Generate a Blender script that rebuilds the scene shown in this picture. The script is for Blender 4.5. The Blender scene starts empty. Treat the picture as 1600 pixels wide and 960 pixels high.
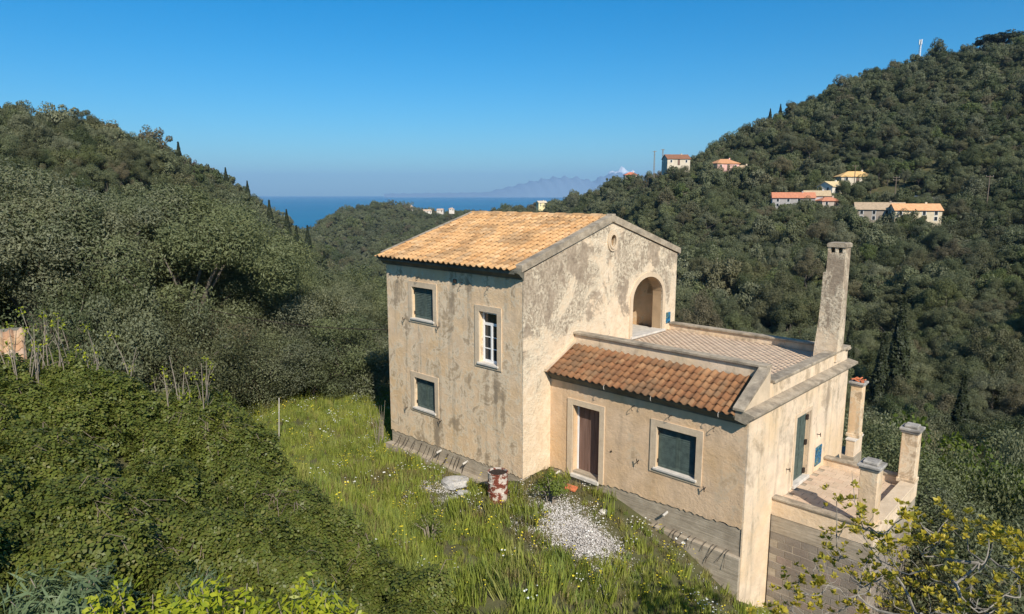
import bpy, bmesh, math, random
import numpy as np
from mathutils import Vector, Matrix
from mathutils.geometry import tessellate_polygon
R = math.radians
rng = np.random.default_rng(7)
random.seed(7)
scene = bpy.context.scene
col = scene.collection

# ------------------------------------------------------------------ camera, sky, sun, exposure
CAMZ = 8.307
FPX = 1060.0
PITCH = math.atan(176 / FPX)
cam_d = bpy.data.cameras.new('camera')
cam = bpy.data.objects.new('camera', cam_d)
col.objects.link(cam)
cam.location = (0, 0, CAMZ)
cam.rotation_euler = (math.pi / 2 - PITCH, 0, 0)
cam_d.sensor_width = 36
cam_d.lens = 36 * FPX / 1600
cam_d.clip_start = 0.1
cam_d.clip_end = 90000
scene.camera = cam

SUN_EL = 38.0
TO_SUN = Vector((0.296, -0.956, 0)).normalized()
world = bpy.data.worlds.new('World')
scene.world = world
world.use_nodes = True
wn = world.node_tree
sky = wn.nodes.new('ShaderNodeTexSky')
sky.sky_type = 'NISHITA'
sky.sun_disc = False
sky.sun_elevation = R(SUN_EL)
sky.sun_rotation = math.atan2(TO_SUN.x, TO_SUN.y)
sky.altitude = 60
sky.air_density = 1.0
sky.dust_density = 0.6
sky.ozone_density = 6.0
tint = wn.nodes.new('ShaderNodeMixRGB')          # white balance of the whole sky
tint.blend_type = 'MULTIPLY'
tint.inputs[0].default_value = 1.0
tint.inputs[2].default_value = (0.8, 1.04, 1.08, 1)
hsv = wn.nodes.new('ShaderNodeHueSaturation')
hsv.inputs['Saturation'].default_value = 1.27
wn.links.new(sky.outputs[0], tint.inputs[1])
wn.links.new(tint.outputs[0], hsv.inputs['Color'])
wn.links.new(hsv.outputs[0], wn.nodes['Background'].inputs[0])
wn.nodes['Background'].inputs[1].default_value = 0.082
sd = bpy.data.lights.new('sun', 'SUN')
sd.energy = 4.4
sd.angle = R(0.53)
sd.color = (1.0, 0.93, 0.82)
sun = bpy.data.objects.new('sun', sd)
col.objects.link(sun)
sun.location = (20, -40, 60)
L = Vector((-TO_SUN.x * math.cos(R(SUN_EL)), -TO_SUN.y * math.cos(R(SUN_EL)), -math.sin(R(SUN_EL))))
sun.rotation_euler = L.to_track_quat('-Z', 'Y').to_euler()
vs = scene.view_settings
vs.view_transform = 'Standard'
vs.look = 'None'
vs.exposure = 0.5
vs.gamma = 1
vs.use_curve_mapping = False
scene.render.engine = 'CYCLES'
scene.cycles.max_bounces = 6
scene.cycles.volume_bounces = 0
scene.cycles.use_denoising = True

# ------------------------------------------------------------------ projection helpers (photo pixel -> place)
FW = np.array([0, math.cos(PITCH), -math.sin(PITCH)])
UP = np.array([0, math.sin(PITCH), math.cos(PITCH)])


def pix(x, y, d):
    """world point on the sight line of photo pixel x,y at horizontal distance d"""
    r = FW + np.array([1., 0, 0]) * (x - 800) / FPX - UP * (y - 480) / FPX
    r = r * d / math.hypot(r[0], r[1])
    return np.array([r[0], r[1], r[2] + CAMZ])


def to_pix(P):
    P = np.asarray(P, float) - np.array([0, 0, CAMZ])
    k = P @ FW
    return 800 + FPX * P[..., 0] / k, 480 - FPX * (P @ UP) / k


HA = R(-43.8)
HC = np.array([0.322, 19.0, 0.0])


def hw(u, v, z=0.0):
    """house coordinates -> world"""
    return np.array([HC[0] + u * math.cos(HA) - v * math.sin(HA), HC[1] + u * math.sin(HA) + v * math.cos(HA), z])


# ------------------------------------------------------------------ scene helpers
def tag(o, label=None, cat=None, group=None, kind=None):
    if label: o['label'] = label
    if cat: o['category'] = cat
    if group: o['group'] = group
    if kind: o['kind'] = kind
    return o


def empty(name, loc=(0, 0, 0), rz=0.0, scale=1.0):
    o = bpy.data.objects.new(name, None)
    col.objects.link(o)
    o.location = loc
    o.rotation_euler = (0, 0, rz)
    o.scale = (scale,) * 3
    o.empty_display_size = 0.2
    return o


def link(name, me, mat=None, parent=None):
    if mat is not None and not me.materials:
        me.materials.append(mat)
    o = bpy.data.objects.new(name, me)
    col.objects.link(o)
    o.parent = parent
    return o


def npmesh(name, verts, faces, smooth=False):
    """verts (n,3); faces (m,k) array"""
    verts = np.asarray(verts, np.float32)
    faces = np.asarray(faces, np.int32)
    me = bpy.data.meshes.new(name)
    me.vertices.add(len(verts))
    me.vertices.foreach_set('co', verts.ravel())
    m, k = faces.shape
    me.loops.add(m * k)
    me.loops.foreach_set('vertex_index', faces.ravel())
    me.polygons.add(m)
    me.polygons.foreach_set('loop_start', np.arange(0, m * k, k, dtype=np.int32))
    me.polygons.foreach_set('loop_total', np.full(m, k, np.int32))
    if smooth:
        me.polygons.foreach_set('use_smooth', np.ones(m, bool))
    me.update()
    me.validate()
    return me


class MB:
    """collects shapes for ONE mesh"""
    def __init__(s):
        s.v, s.f = [], []

    def add(s, vs, fs):
        n = len(s.v)
        s.v += [tuple(p) for p in vs]
        s.f += [tuple(i + n for i in f) for f in fs]
        return s

    def box(s, x0, x1, y0, y1, z0, z1, b=0.0):
        if b <= 0:
            vs = [(x, y, z) for z in (z0, z1) for y in (y0, y1) for x in (x0, x1)]
            return s.add(vs, [(0, 2, 3, 1), (4, 5, 7, 6), (0, 1, 5, 4), (2, 6, 7, 3), (0, 4, 6, 2), (1, 3, 7, 5)])
        bm = bmesh.new()
        bmesh.ops.create_cube(bm, size=1)
        for v in bm.verts:
            v.co = Vector(((x0 + x1) / 2 + v.co.x * (x1 - x0), (y0 + y1) / 2 + v.co.y * (y1 - y0), (z0 + z1) / 2 + v.co.z * (z1 - z0)))
        bmesh.ops.bevel(bm, geom=bm.edges[:], offset=b, segments=1, affect='EDGES')
        bm.verts.index_update()
        s.add([v.co[:] for v in bm.verts], [[v.index for v in f.verts] for f in bm.faces])
        bm.free()
        return s

    def prism(s, poly, axis, a0, a1):
        """poly: list of 2D points; extruded along axis (0,1,2) from a0 to a1"""
        def P(p, a):
            q = list(p)
            q.insert(axis, a)
            return tuple(q)
        n = len(poly)
        vs = [P(p, a0) for p in poly] + [P(p, a1) for p in poly]
        tri = tessellate_polygon([[Vector((p[0], p[1], 0)) for p in poly]])
        fs = [tuple(t) for t in tri] + [tuple(i + n for i in reversed(t)) for t in tri]
        fs += [(i, (i + 1) % n, (i + 1) % n + n, i + n) for i in range(n)]
        return s.add(vs, fs)

    def slab(s, outline, holes, axis, a0, a1):
        """2D outline with holes, extruded along axis"""
        def P(p, a):
            q = list(p)
            q.insert(axis, a)
            return tuple(q)
        loops = [outline] + list(holes)
        flat = [p for l in loops for p in l]
        n = len(flat)
        tri = tessellate_polygon([[Vector((p[0], p[1], 0)) for p in l] for l in loops])
        vs = [P(p, a0) for p in flat] + [P(p, a1) for p in flat]
        fs = [tuple(t) for t in tri] + [tuple(i + n for i in reversed(t)) for t in tri]
        k = 0
        for l in loops:
            m = len(l)
            fs += [(k + i, k + (i + 1) % m, k + (i + 1) % m + n, k + i + n) for i in range(m)]
            k += m
        return s.add(vs, fs)

    def tube(s, pts, rad, seg=6, cap=True):
        pts = [Vector(p) for p in pts]
        if not hasattr(rad, '__len__'):
            rad = [rad] * len(pts)
        n0 = len(s.v)
        ref = Vector((0.13, 0.31, 0.94))
        for i, p in enumerate(pts):
            t = (pts[min(i + 1, len(pts) - 1)] - pts[max(i - 1, 0)]).normalized()
            a = t.cross(ref)
            if a.length < 1e-3:
                a = t.cross(Vector((1, 0, 0)))
            a.normalize()
            b = t.cross(a)
            for k in range(seg):
                w = 2 * math.pi * k / seg
                s.v.append(tuple(p + (a * math.cos(w) + b * math.sin(w)) * rad[i]))
        for i in range(len(pts) - 1):
            for k in range(seg):
                q = n0 + i * seg
                s.f.append((q + k, q + (k + 1) % seg, q + seg + (k + 1) % seg, q + seg + k))
        if cap:
            s.f.append(tuple(n0 + k for k in reversed(range(seg))))
            s.f.append(tuple(n0 + (len(pts) - 1) * seg + k for k in range(seg)))
        return s

    def mesh(s, name, recalc=True, smooth=False):
        me = bpy.data.meshes.new(name)
        me.from_pydata(s.v, [], s.f)
        if recalc:
            bm = bmesh.new()
            bm.from_mesh(me)
            bmesh.ops.recalc_face_normals(bm, faces=bm.faces[:])
            bm.to_mesh(me)
            bm.free()
        if smooth:
            for p in me.polygons:
                p.use_smooth = True
        me.update()
        return me

    def build(s, name, mat, parent=None, smooth=False):
        return link(name, s.mesh(name, smooth=smooth), mat, parent)


# ------------------------------------------------------------------ materials
class NT:
    def __init__(s, name):
        s.m = bpy.data.materials.new(name)
        s.m.use_nodes = True
        s.t = s.m.node_tree
        s.b = s.t.nodes['Principled BSDF']
        s.b.inputs['Specular IOR Level'].default_value = 0.25
        s.out = s.t.nodes['Material Output']

    def n(s, typ, **kw):
        nd = s.t.nodes.new('ShaderNode' + typ)
        for k, v in kw.items():
            setattr(nd, k, v)
        return nd

    def set(s, sock, val):
        if hasattr(val, 'is_output') or isinstance(val, bpy.types.NodeSocket):
            s.t.links.new(val, sock)
        else:
            if isinstance(val, (tuple, list)) and len(val) == 3 and sock.type == 'RGBA':
                val = (*val, 1)
            sock.default_value = val

    def coord(s, kind='Object', scale=(1, 1, 1), rot=(0, 0, 0)):
        if kind == 'World':
            c = s.n('NewGeometry').outputs['Position']
        else:
            c = s.n('TexCoord').outputs[kind]
        mp = s.n('Mapping')
        s.set(mp.inputs[0], c)
        mp.inputs['Scale'].default_value = scale
        mp.inputs['Rotation'].default_value = rot
        return mp.outputs[0]

    def noise(s, vec, scale=1.0, detail=4.0, rough=0.55, dist=0.0):
        nd = s.n('TexNoise')
        s.set(nd.inputs['Vector'], vec)
        nd.inputs['Scale'].default_value = scale
        nd.inputs['Detail'].default_value = detail
        nd.inputs['Roughness'].default_value = rough
        nd.inputs['Distortion'].default_value = dist
        return nd.outputs['Fac']

    def ramp(s, fac, stops, interp='LINEAR'):
        nd = s.n('ValToRGB')
        nd.color_ramp.interpolation = interp
        e = nd.color_ramp.elements
        while len(e) < len(stops):
            e.new(0.5)
        for i, (p, c) in enumerate(stops):
            e[i].position = p
            e[i].color = (c, c, c, 1) if not isinstance(c, (tuple, list)) else (*c, 1)
        s.set(nd.inputs[0], fac)
        return nd.outputs[0]

    def mix(s, fac, a, b, blend='MIX'):
        nd = s.n('MixRGB', blend_type=blend)
        s.set(nd.inputs[0], fac)
        s.set(nd.inputs[1], a)
        s.set(nd.inputs[2], b)
        return nd.outputs[0]

    def math(s, op, a, b=0.0, c=0.0):
        nd = s.n('Math', operation=op)
        for i, v in enumerate((a, b, c)):
            s.set(nd.inputs[i], v)
        return nd.outputs[0]

    def bump(s, h, dist=0.02, strength=0.6):
        nd = s.n('Bump')
        nd.inputs['Strength'].default_value = strength
        nd.inputs['Distance'].default_value = dist
        s.set(nd.inputs['Height'], h)
        s.set(s.b.inputs['Normal'], nd.outputs[0])

    def rand(s):
        """random per object / instance and per loose piece"""
        a = s.n('ObjectInfo').outputs['Random']
        b = s.n('NewGeometry').outputs['Random Per Island']
        return s.math('FRACT', s.math('ADD', a, b))

    def fin(s, color, rough=0.85):
        s.set(s.b.inputs['Base Color'], color)
        s.set(s.b.inputs['Roughness'], rough)
        return s.m


def simple(name, c, rough=0.8, var=0.25, scale=3.0, metal=0.0, bump=0.0):
    t = NT(name)
    n = t.noise(t.coord(), scale, 5)
    lo = tuple(x * (1 - var) for x in c)
    hi = tuple(min(1, x * (1 + var)) for x in c)
    t.b.inputs['Metallic'].default_value = metal
    if bump:
        t.bump(t.noise(t.coord(), scale * 6, 6), bump)
    return t.fin(t.ramp(n, [(0.3, lo), (0.7, hi)]), rough)


def plaster(name, base, heavy, top_z=None, streak=0.5, soft=0):
    """weathered limewash render: cream coat, grey lichen patches with pale flaked rims, rain streaks"""
    t = NT(name)
    v = t.coord()
    big = t.noise(v, 0.55, 6, 0.62, 0.6)
    mid = t.noise(v, 1.9, 7, 0.68, 0.8)
    fine = t.noise(v, 9, 6, 0.7)
    vst = t.coord(scale=(1.6, 1.6, 0.16))
    st = t.noise(vst, 1.5, 6, 0.6, 0.3)
    c = t.mix(t.ramp(t.noise(v, 2.6, 4), [(0.3, 0.0), (0.7, 1.0)]), tuple(x * 0.86 for x in base), tuple(min(1, x * 1.1) for x in base))
    c = t.mix(t.ramp(t.noise(v, 0.9, 3), [(0.4, 0.0), (0.7, 0.55)]), c, (base[0] * 0.95, base[1] * 0.84, base[2] * 0.62))
    f = t.math('ADD', t.math('MULTIPLY', big, 0.42), t.math('MULTIPLY', mid, 0.58))
    f = t.math('ADD', f, t.math('MULTIPLY', t.math('SUBTRACT', st, 0.5), streak * 0.5))
    if top_z:
        sep = t.n('SeparateXYZ')
        t.set(sep.inputs[0], v)
        mr = t.n('MapRange')
        t.set(mr.inputs[0], sep.outputs[2])
        mr.inputs[1].default_value, mr.inputs[2].default_value = top_z
        mr.inputs[3].default_value, mr.inputs[4].default_value = -0.07, 0.075
        f = t.math('ADD', f, mr.outputs[0])
    f = t.math('ADD', f, t.math('MULTIPLY', t.math('SUBTRACT', fine, 0.5), 0.2))
    th = 0.66 - heavy * 0.2
    rim = t.ramp(f, [(th - 0.055, 0.0), (th - 0.02, 0.85 - 0.6 * soft), (th, 0.85 - 0.6 * soft), (th + 0.012, 0.0)])
    c = t.mix(rim, c, (0.76, 0.66, 0.49))
    grey = t.mix(fine, (0.19, 0.145, 0.098), (0.45, 0.345, 0.23))
    m = t.ramp(f, [(th - 0.05 * soft, 0.0), (th + 0.025 + 0.07 * soft, 0.85 - 0.12 * soft)])
    c = t.mix(m, c, grey)
    sm = t.ramp(t.math('ADD', st, t.math('MULTIPLY', fine, 0.15)), [(0.6, 0.0), (0.76, 0.55 * streak + 0.1)])
    c = t.mix(sm, c, (0.17, 0.145, 0.11))
    sp = t.ramp(t.noise(v, 22, 3, 0.6), [(0.64, 0.0), (0.72, 0.45)])
    c = t.mix(sp, c, (0.2, 0.165, 0.12))
    h = t.math('ADD', t.math('MULTIPLY', m, -0.25), t.math('ADD', t.math('MULTIPLY', fine, 0.6), t.math('MULTIPLY', mid, 0.8)))
    t.bump(h, 0.035, 0.8)
    return t.fin(c, 0.92)


def peeling(name):
    """gable render: grey weathered coat above, pale flaked veins, mottled cream below"""
    t = NT(name)
    v = t.coord()
    fine = t.noise(v, 11, 6, 0.7)
    mid = t.noise(v, 3.2, 6, 0.66, 0.5)
    big = t.noise(v, 0.62, 6, 0.62, 1.0)
    cream = t.ramp(mid, [(0.3, (0.6, 0.45, 0.3)), (0.5, (0.7, 0.55, 0.38)), (0.7, (0.75, 0.61, 0.45))])
    cream = t.mix(t.ramp(fine, [(0.52, 0.0), (0.72, 0.5)]), cream, (0.36, 0.285, 0.19))
    grey = t.ramp(t.math('ADD', t.math('MULTIPLY', mid, 0.5), t.math('MULTIPLY', fine, 0.5)), [(0.36, (0.2, 0.155, 0.11)), (0.5, (0.32, 0.25, 0.178)), (0.64, (0.47, 0.37, 0.265))])
    sep = t.n('SeparateXYZ')
    t.set(sep.inputs[0], v)
    mr = t.n('MapRange')
    t.set(mr.inputs[0], sep.outputs[2])
    mr.inputs[1].default_value, mr.inputs[2].default_value = 1.6, 6.4
    mr.inputs[3].default_value, mr.inputs[4].default_value = -0.14, 0.12
    mr2 = t.n('MapRange')
    t.set(mr2.inputs[0], sep.outputs[1])
    mr2.inputs[1].default_value, mr2.inputs[2].default_value = 0.0, 2.2
    mr2.inputs[3].default_value, mr2.inputs[4].default_value = 0.07, 0.0
    st = t.noise(t.coord(scale=(1.4, 1.4, 0.2)), 1.6, 5, 0.6, 0.3)
    f = t.math('ADD', t.math('ADD', t.math('MULTIPLY', big, 0.8), t.math('MULTIPLY', mid, 0.12)), t.math('MULTIPLY', st, 0.12))
    f = t.math('ADD', t.math('ADD', f, mr.outputs[0]), mr2.outputs[0])
    f = t.math('ADD', f, t.math('MULTIPLY', t.math('SUBTRACT', fine, 0.5), 0.16))
    m = t.ramp(f, [(0.535, 0.0), (0.575, 0.95)])
    c = t.mix(m, cream, grey)
    lines = None
    for sc_, wd_, off in ((0.62, 0.03, 0.0), (1.1, 0.02, 0.05)):
        nv = t.noise(t.coord(scale=(1, 1, 0.6)), sc_, 6, 0.6, 0.9)
        a = t.math('ABSOLUTE', t.math('SUBTRACT', nv, 0.5 + off))
        ln = t.ramp(a, [(0.0, 1.0), (wd_, 0.75), (wd_ * 1.8, 0.0)])
        lines = ln if lines is None else t.math('MAXIMUM', lines, ln)
    lines = t.math('MULTIPLY', lines, t.ramp(fine, [(0.4, 0.0), (0.56, 1.0)]))
    lines = t.math('MULTIPLY', lines, t.ramp(f, [(0.47, 0.0), (0.53, 0.9), (0.62, 0.9), (0.7, 0.25)]))
    c = t.mix(lines, c, (0.73, 0.62, 0.45))
    h = t.math('ADD', t.math('MULTIPLY', lines, 0.2), t.math('ADD', t.math('MULTIPLY', fine, 0.6), t.math('MULTIPLY', mid, 0.8)))
    t.bump(h, 0.04, 0.9)
    return t.fin(c, 0.93)


def stone(name, a, b, dark=0.4, scale=5.0, bump=0.02):
    t = NT(name)
    v = t.coord()
    n = t.noise(v, scale, 7, 0.68)
    n2 = t.noise(v, scale * 0.35, 5, 0.6)
    n3 = t.noise(v, scale * 6, 4, 0.7)
    c = t.ramp(n, [(0.3, a), (0.7, b)])
    c = t.mix(t.ramp(n2, [(0.45, 0.0), (0.68, dark)]), c, (0.07, 0.062, 0.05))
    c = t.mix(t.ramp(n3, [(0.55, 0.0), (0.75, dark * 0.8)]), c, (0.11, 0.1, 0.085))
    t.bump(t.math('ADD', n, n3), bump, 0.7)
    return t.fin(c, 0.95)


def tiles_mat(name, cols, mossy=0.5):
    t = NT(name)
    r = t.rand()
    n = len(cols)
    c = t.ramp(r, [((i + 0.5) / n, k) for i, k in enumerate(cols)])
    v = t.coord('World')
    big = t.noise(v, 0.9, 5, 0.6)
    fi = t.noise(v, 14, 5, 0.7)
    c = t.mix(t.ramp(t.math('ADD', big, t.math('MULTIPLY', r, 0.16)), [(0.56, 0.0), (0.7, mossy)]), c, (0.13, 0.085, 0.05))
    c = t.mix(t.ramp(fi, [(0.5, 0.0), (0.72, mossy * 0.9)]), c, (0.12, 0.085, 0.055))
    t.bump(fi, 0.01, 0.5)
    return t.fin(c, 0.9)


def leafmat(name, cols, trans=0.28, rough=0.55, world=0.12, island=False):
    """foliage: colour differs from plant to plant and from clump to clump"""
    t = NT(name)
    r = t.n('ObjectInfo').outputs['Random']
    if island:
        r = t.math('FRACT', t.math('ADD', r, t.n('NewGeometry').outputs['Random Per Island']))
    n = len(cols)
    c = t.ramp(r, [((i + 0.5) / n, k) for i, k in enumerate(cols)])
    w = t.math('ADD', t.math('MULTIPLY', t.noise(t.coord('World'), world * 8, 3, 0.6), 0.55), t.math('MULTIPLY', t.noise(t.coord('World'), 0.018, 3, 0.6), 0.45))
    c = t.mix(t.ramp(w, [(0.3, 0.0), (0.7, 1.0)]), t.mix(1.0, c, (0.62, 0.66, 0.64), 'MULTIPLY'), t.mix(1.0, c, (1.3, 1.22, 1.0), 'MULTIPLY'))
    t.fin(c, rough)
    tr = t.n('BsdfTranslucent')
    t.set(tr.inputs[0], t.mix(1.0, c, (1.2, 1.3, 0.7), 'MULTIPLY'))
    mx = t.n('MixShader')
    mx.inputs[0].default_value = trans
    t.t.links.new(t.b.outputs[0], mx.inputs[1])
    t.t.links.new(tr.outputs[0], mx.inputs[2])
    t.t.links.new(mx.outputs[0], t.out.inputs[0])
    return t.m


M = {}
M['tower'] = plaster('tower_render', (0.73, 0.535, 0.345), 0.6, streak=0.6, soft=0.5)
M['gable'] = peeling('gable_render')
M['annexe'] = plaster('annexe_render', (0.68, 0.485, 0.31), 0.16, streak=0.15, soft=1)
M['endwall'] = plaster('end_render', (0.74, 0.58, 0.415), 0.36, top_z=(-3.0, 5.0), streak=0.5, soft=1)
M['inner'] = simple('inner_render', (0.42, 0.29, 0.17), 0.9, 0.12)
M['surround'] = stone('stone_surround', (0.56, 0.43, 0.29), (0.67, 0.53, 0.37), 0.2, 4, 0.01)
M['coping'] = stone('weathered_coping', (0.27, 0.215, 0.15), (0.5, 0.415, 0.305), 0.6, 5)
M['cap'] = stone('lichen_cap', (0.33, 0.3, 0.26), (0.5, 0.46, 0.4), 0.6, 9)
M['cornice'] = stone('mossy_shaded_cornice', (0.115, 0.105, 0.08), (0.2, 0.185, 0.14), 0.5, 4)  # dark tone mixes moss with eaves shade put into the colour
M['concrete'] = None
M['marble'] = simple('white_marble', (0.58, 0.53, 0.46), 0.7, 0.18, 5)
M['tile_main'] = tiles_mat('orange_tan_clay_tile', [(0.56, 0.315, 0.135), (0.63, 0.375, 0.175), (0.49, 0.26, 0.105), (0.67, 0.43, 0.225), (0.57, 0.33, 0.145)], 0.5)  # orange-tan clay, paler than the lean-to tiles
M['tile_lean'] = tiles_mat('brown_clay_tile', [(0.24, 0.11, 0.05), (0.3, 0.145, 0.064), (0.2, 0.092, 0.042), (0.34, 0.18, 0.085)], 0.6)
M['shutter'] = simple('green_shutter_paint', (0.075, 0.1, 0.085), 0.6, 0.3, 8)
M['iron'] = simple('rusty_iron', (0.035, 0.024, 0.018), 0.8, 0.4, 12)
M['white'] = simple('white_paint', (0.78, 0.77, 0.74), 0.5, 0.06, 6)
M['pvc'] = simple('white_pipe', (0.5, 0.46, 0.4), 0.6, 0.2, 6)
M['brick'] = simple('red_brick', (0.5, 0.15, 0.065), 0.85, 0.25, 10, bump=0.01)
t = NT('window_glass')
t.b.inputs['Metallic'].default_value = 0.0
t.b.inputs['Specular IOR Level'].default_value = 0.6
M['glass'] = t.fin((0.025, 0.03, 0.035), 0.06)

t = NT('board_marked_concrete')
v = t.coord()
n = t.noise(v, 3, 7, 0.65)
bd = t.noise(t.coord(scale=(0.6, 0.6, 9)), 2.2, 3, 0.5)
c = t.ramp(n, [(0.3, (0.29, 0.235, 0.17)), (0.7, (0.47, 0.395, 0.295))])
c = t.mix(t.ramp(bd, [(0.5, 0.0), (0.66, 0.3)]), c, (0.22, 0.175, 0.125))
t.bump(t.math('ADD', n, bd), 0.02, 0.7)
M['concrete'] = t.fin(c, 0.95)

t = NT('concrete_block')
r = t.rand()
v = t.coord('World')
c = t.ramp(r, [(0.1, (0.25, 0.21, 0.165)), (0.5, (0.29, 0.245, 0.195)), (0.78, (0.26, 0.215, 0.17)), (0.9, (0.29, 0.22, 0.175))])
c = t.mix(t.ramp(t.noise(v, 1.2, 6), [(0.5, 0.0), (0.66, 0.5)]), c, (0.17, 0.135, 0.11))
t.bump(t.noise(v, 18, 5, 0.7), 0.02, 0.8)
M['block'] = t.fin(c, 0.95)

t = NT('clay_paver')
r = t.rand()
v = t.coord('World')
c = t.ramp(r, [(0.1, (0.52, 0.39, 0.27)), (0.5, (0.6, 0.455, 0.32)), (0.9, (0.55, 0.4, 0.28))])
c = t.mix(t.ramp(t.noise(v, 4, 6), [(0.5, 0.0), (0.75, 0.4)]), c, (0.3, 0.22, 0.15))
M['paver'] = t.fin(c, 0.9)

t = NT('plank_door')
v = t.coord(scale=(8, 8, 0.5))
n = t.noise(v, 2, 5)
c = t.ramp(n, [(0.3, (0.13, 0.075, 0.055)), (0.7, (0.25, 0.155, 0.12))])
M['plank'] = t.fin(c, 0.8)

t = NT('rusted_drum')
v = t.coord()
n = t.noise(v, 5, 6, 0.65)
c = t.ramp(n, [(0.44, (0.16, 0.042, 0.025)), (0.5, (0.2, 0.06, 0.035)), (0.53, (0.5, 0.42, 0.35)), (0.6, (0.56, 0.48, 0.41))])
t.bump(n, 0.01)
M['drum'] = t.fin(c, 0.8)

t = NT('blue_sprayed_plate')
n = t.noise(t.coord(), 7, 3, 0.6, 1.5)
M['bluebox'] = t.fin(t.ramp(n, [(0.4, (0.02, 0.03, 0.03)), (0.5, (0.02, 0.2, 0.4)), (0.56, (0.03, 0.07, 0.06)), (0.66, (0.2, 0.28, 0.2))]), 0.5)

M['bark'] = simple('grey_bark', (0.13, 0.11, 0.085), 0.95, 0.35, 9, bump=0.02)
M['twig'] = simple('pale_twig', (0.24, 0.2, 0.155), 0.95, 0.3, 12)
M['twig_dark'] = simple('brown_twig', (0.17, 0.13, 0.095), 0.95, 0.3, 12)

# ------------------------------------------------------------------ terrain
CANOPY = 6.6
PROF = {  # photo column -> (distance, height) ; ('y', value) means the canopy is seen at that photo row
    -900: [(40, 1.5), (80, 6), (160, 22), (300, 62), (500, 70), (900, 20), (2500, -90)],
    -400: [(40, 0.8), (70, 3), (140, 14), (310, ('y', 130)), (480, 55), (900, 10), (2500, -90)],
    0: [(40, -0.4), (70, -1), (120, 4), (330, ('y', 169)), (470, 30), (900, -40), (2500, -90)],
    100: [(40, -0.5), (70, -2), (120, 1), (345, ('y', 190)), (480, 22), (900, -50), (2500, -90)],
    200: [(40, -0.8), (70, -4), (120, -4), (365, ('y', 204)), (500, 15), (900, -60), (2500, -90)],
    300: [(40, -1.0), (70, -7), (120, -12), (395, ('y', 249)), (520, 0), (900, -70), (2500, -90)],
    400: [(40, -1.5), (70, -10), (120, -20), (200, -24), (425, ('y', 306)), (560, -35), (900, -80), (2500, -90)],
    450: [(40, -1.8), (70, -11), (120, -23), (240, -30), (440, ('y', 345)), (600, -50), (950, -78), (2500, -90)],
    500: [(40, -2), (70, -12), (120, -25), (260, -36), (450, ('y', 378)), (600, -62), (900, ('y', 344)), (1200, -76), (2500, -90)],
    540: [(40, -2.5), (70, -13), (120, -27), (280, -42), (460, -52), (620, -58), (930, ('y', 322)), (1250, -60), (1900, -80), (3000, -95)],
    600: [(40, -3), (70, -14), (120, -28), (300, -46), (480, -58), (680, -50), (960, ('y', 312)), (1350, -45), (2000, -78), (3000, -95)],
    680: [(40, -4), (70, -15), (120, -30), (300, -48), (600, -50), (1000, ('y', 327)), (1400, -45), (2000, -78), (3000, -95)],
    740: [(40, -5), (70, -15), (120, -31), (300, -46), (600, -42), (950, ('y', 329)), (1400, -40), (2000, -78), (3000, -95)],
    800: [(40, -5), (70, -15), (120, -31), (300, -42), (560, -32), (820, ('y', 319)), (1200, -40), (2000, -78), (3000, -95)],
    860: [(40, -5), (70, -15), (125, -31), (300, -36), (500, -22), (690, ('y', 309)), (1000, -35), (2000, -78), (3000, -95)],
    900: [(40, -5.5), (70, -15), (125, -31), (300, -30), (480, -12), (610, ('y', 298)), (900, -30), (2000, -78), (3000, -95)],
    960: [(40, -11.0), (70, -20.0), (125, -30), (280, -22), (480, ('y', 284)), (700, -20), (2000, -78), (3000, -95)],
    1020: [(40, -11.0), (70, -20.0), (125, -29), (270, -14), (400, ('y', 262)), (600, -15), (2000, -78), (3000, -95)],
    1080: [(40, -11.0), (70, -20.0), (122, -28), (250, -14), (340, ('y', 262)), (395, ('y', 229)), (600, 0), (2000, -78), (3000, -95)],
    1150: [(40, -11.0), (70, -20.0), (120, -28), (280, -5), (430, ('y', 201)), (700, 10), (2000, -60), (3000, -95)],
    1230: [(40, -11.0), (70, -20.0), (120, -27.5), (280, ('y', 320)), (460, ('y', 170)), (800, 25), (2000, -60), (3000, -95)],
    1330: [(40, -11.0), (70, -20.0), (118, -27), (262, ('y', 336)), (490, ('y', 121)), (800, 50), (2000, -50), (3000, -95)],
    1440: [(40, -11.0), (70, -20.0), (115, -26), (254, ('y', 338)), (515, ('y', 92)), (800, 70), (2000, -40), (3000, -95)],
    1530: [(40, -11.0), (70, -20.0), (112, -25), (250, ('y', 338)), (535, ('y', 82)), (800, 80), (2000, -40), (3000, -95)],
    1600: [(40, -11.0), (70, -20.0), (110, -24), (250, ('y', 336)), (550, ('y', 72)), (800, 90), (2000, -40), (3000, -95)],
    1900: [(40, -11.0), (70, -20.0), (105, -20), (240, ('y', 330)), (540, ('y', 20)), (800, 100), (2000, -40), (3000, -95)],
    2600: [(40, -11.0), (70, -20.0), (100, -16), (230, 12), (500, 120), (800, 110), (2000, -30), (3000, -95)],
}
LD = np.linspace(math.log(20), math.log(4000), 240)


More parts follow.
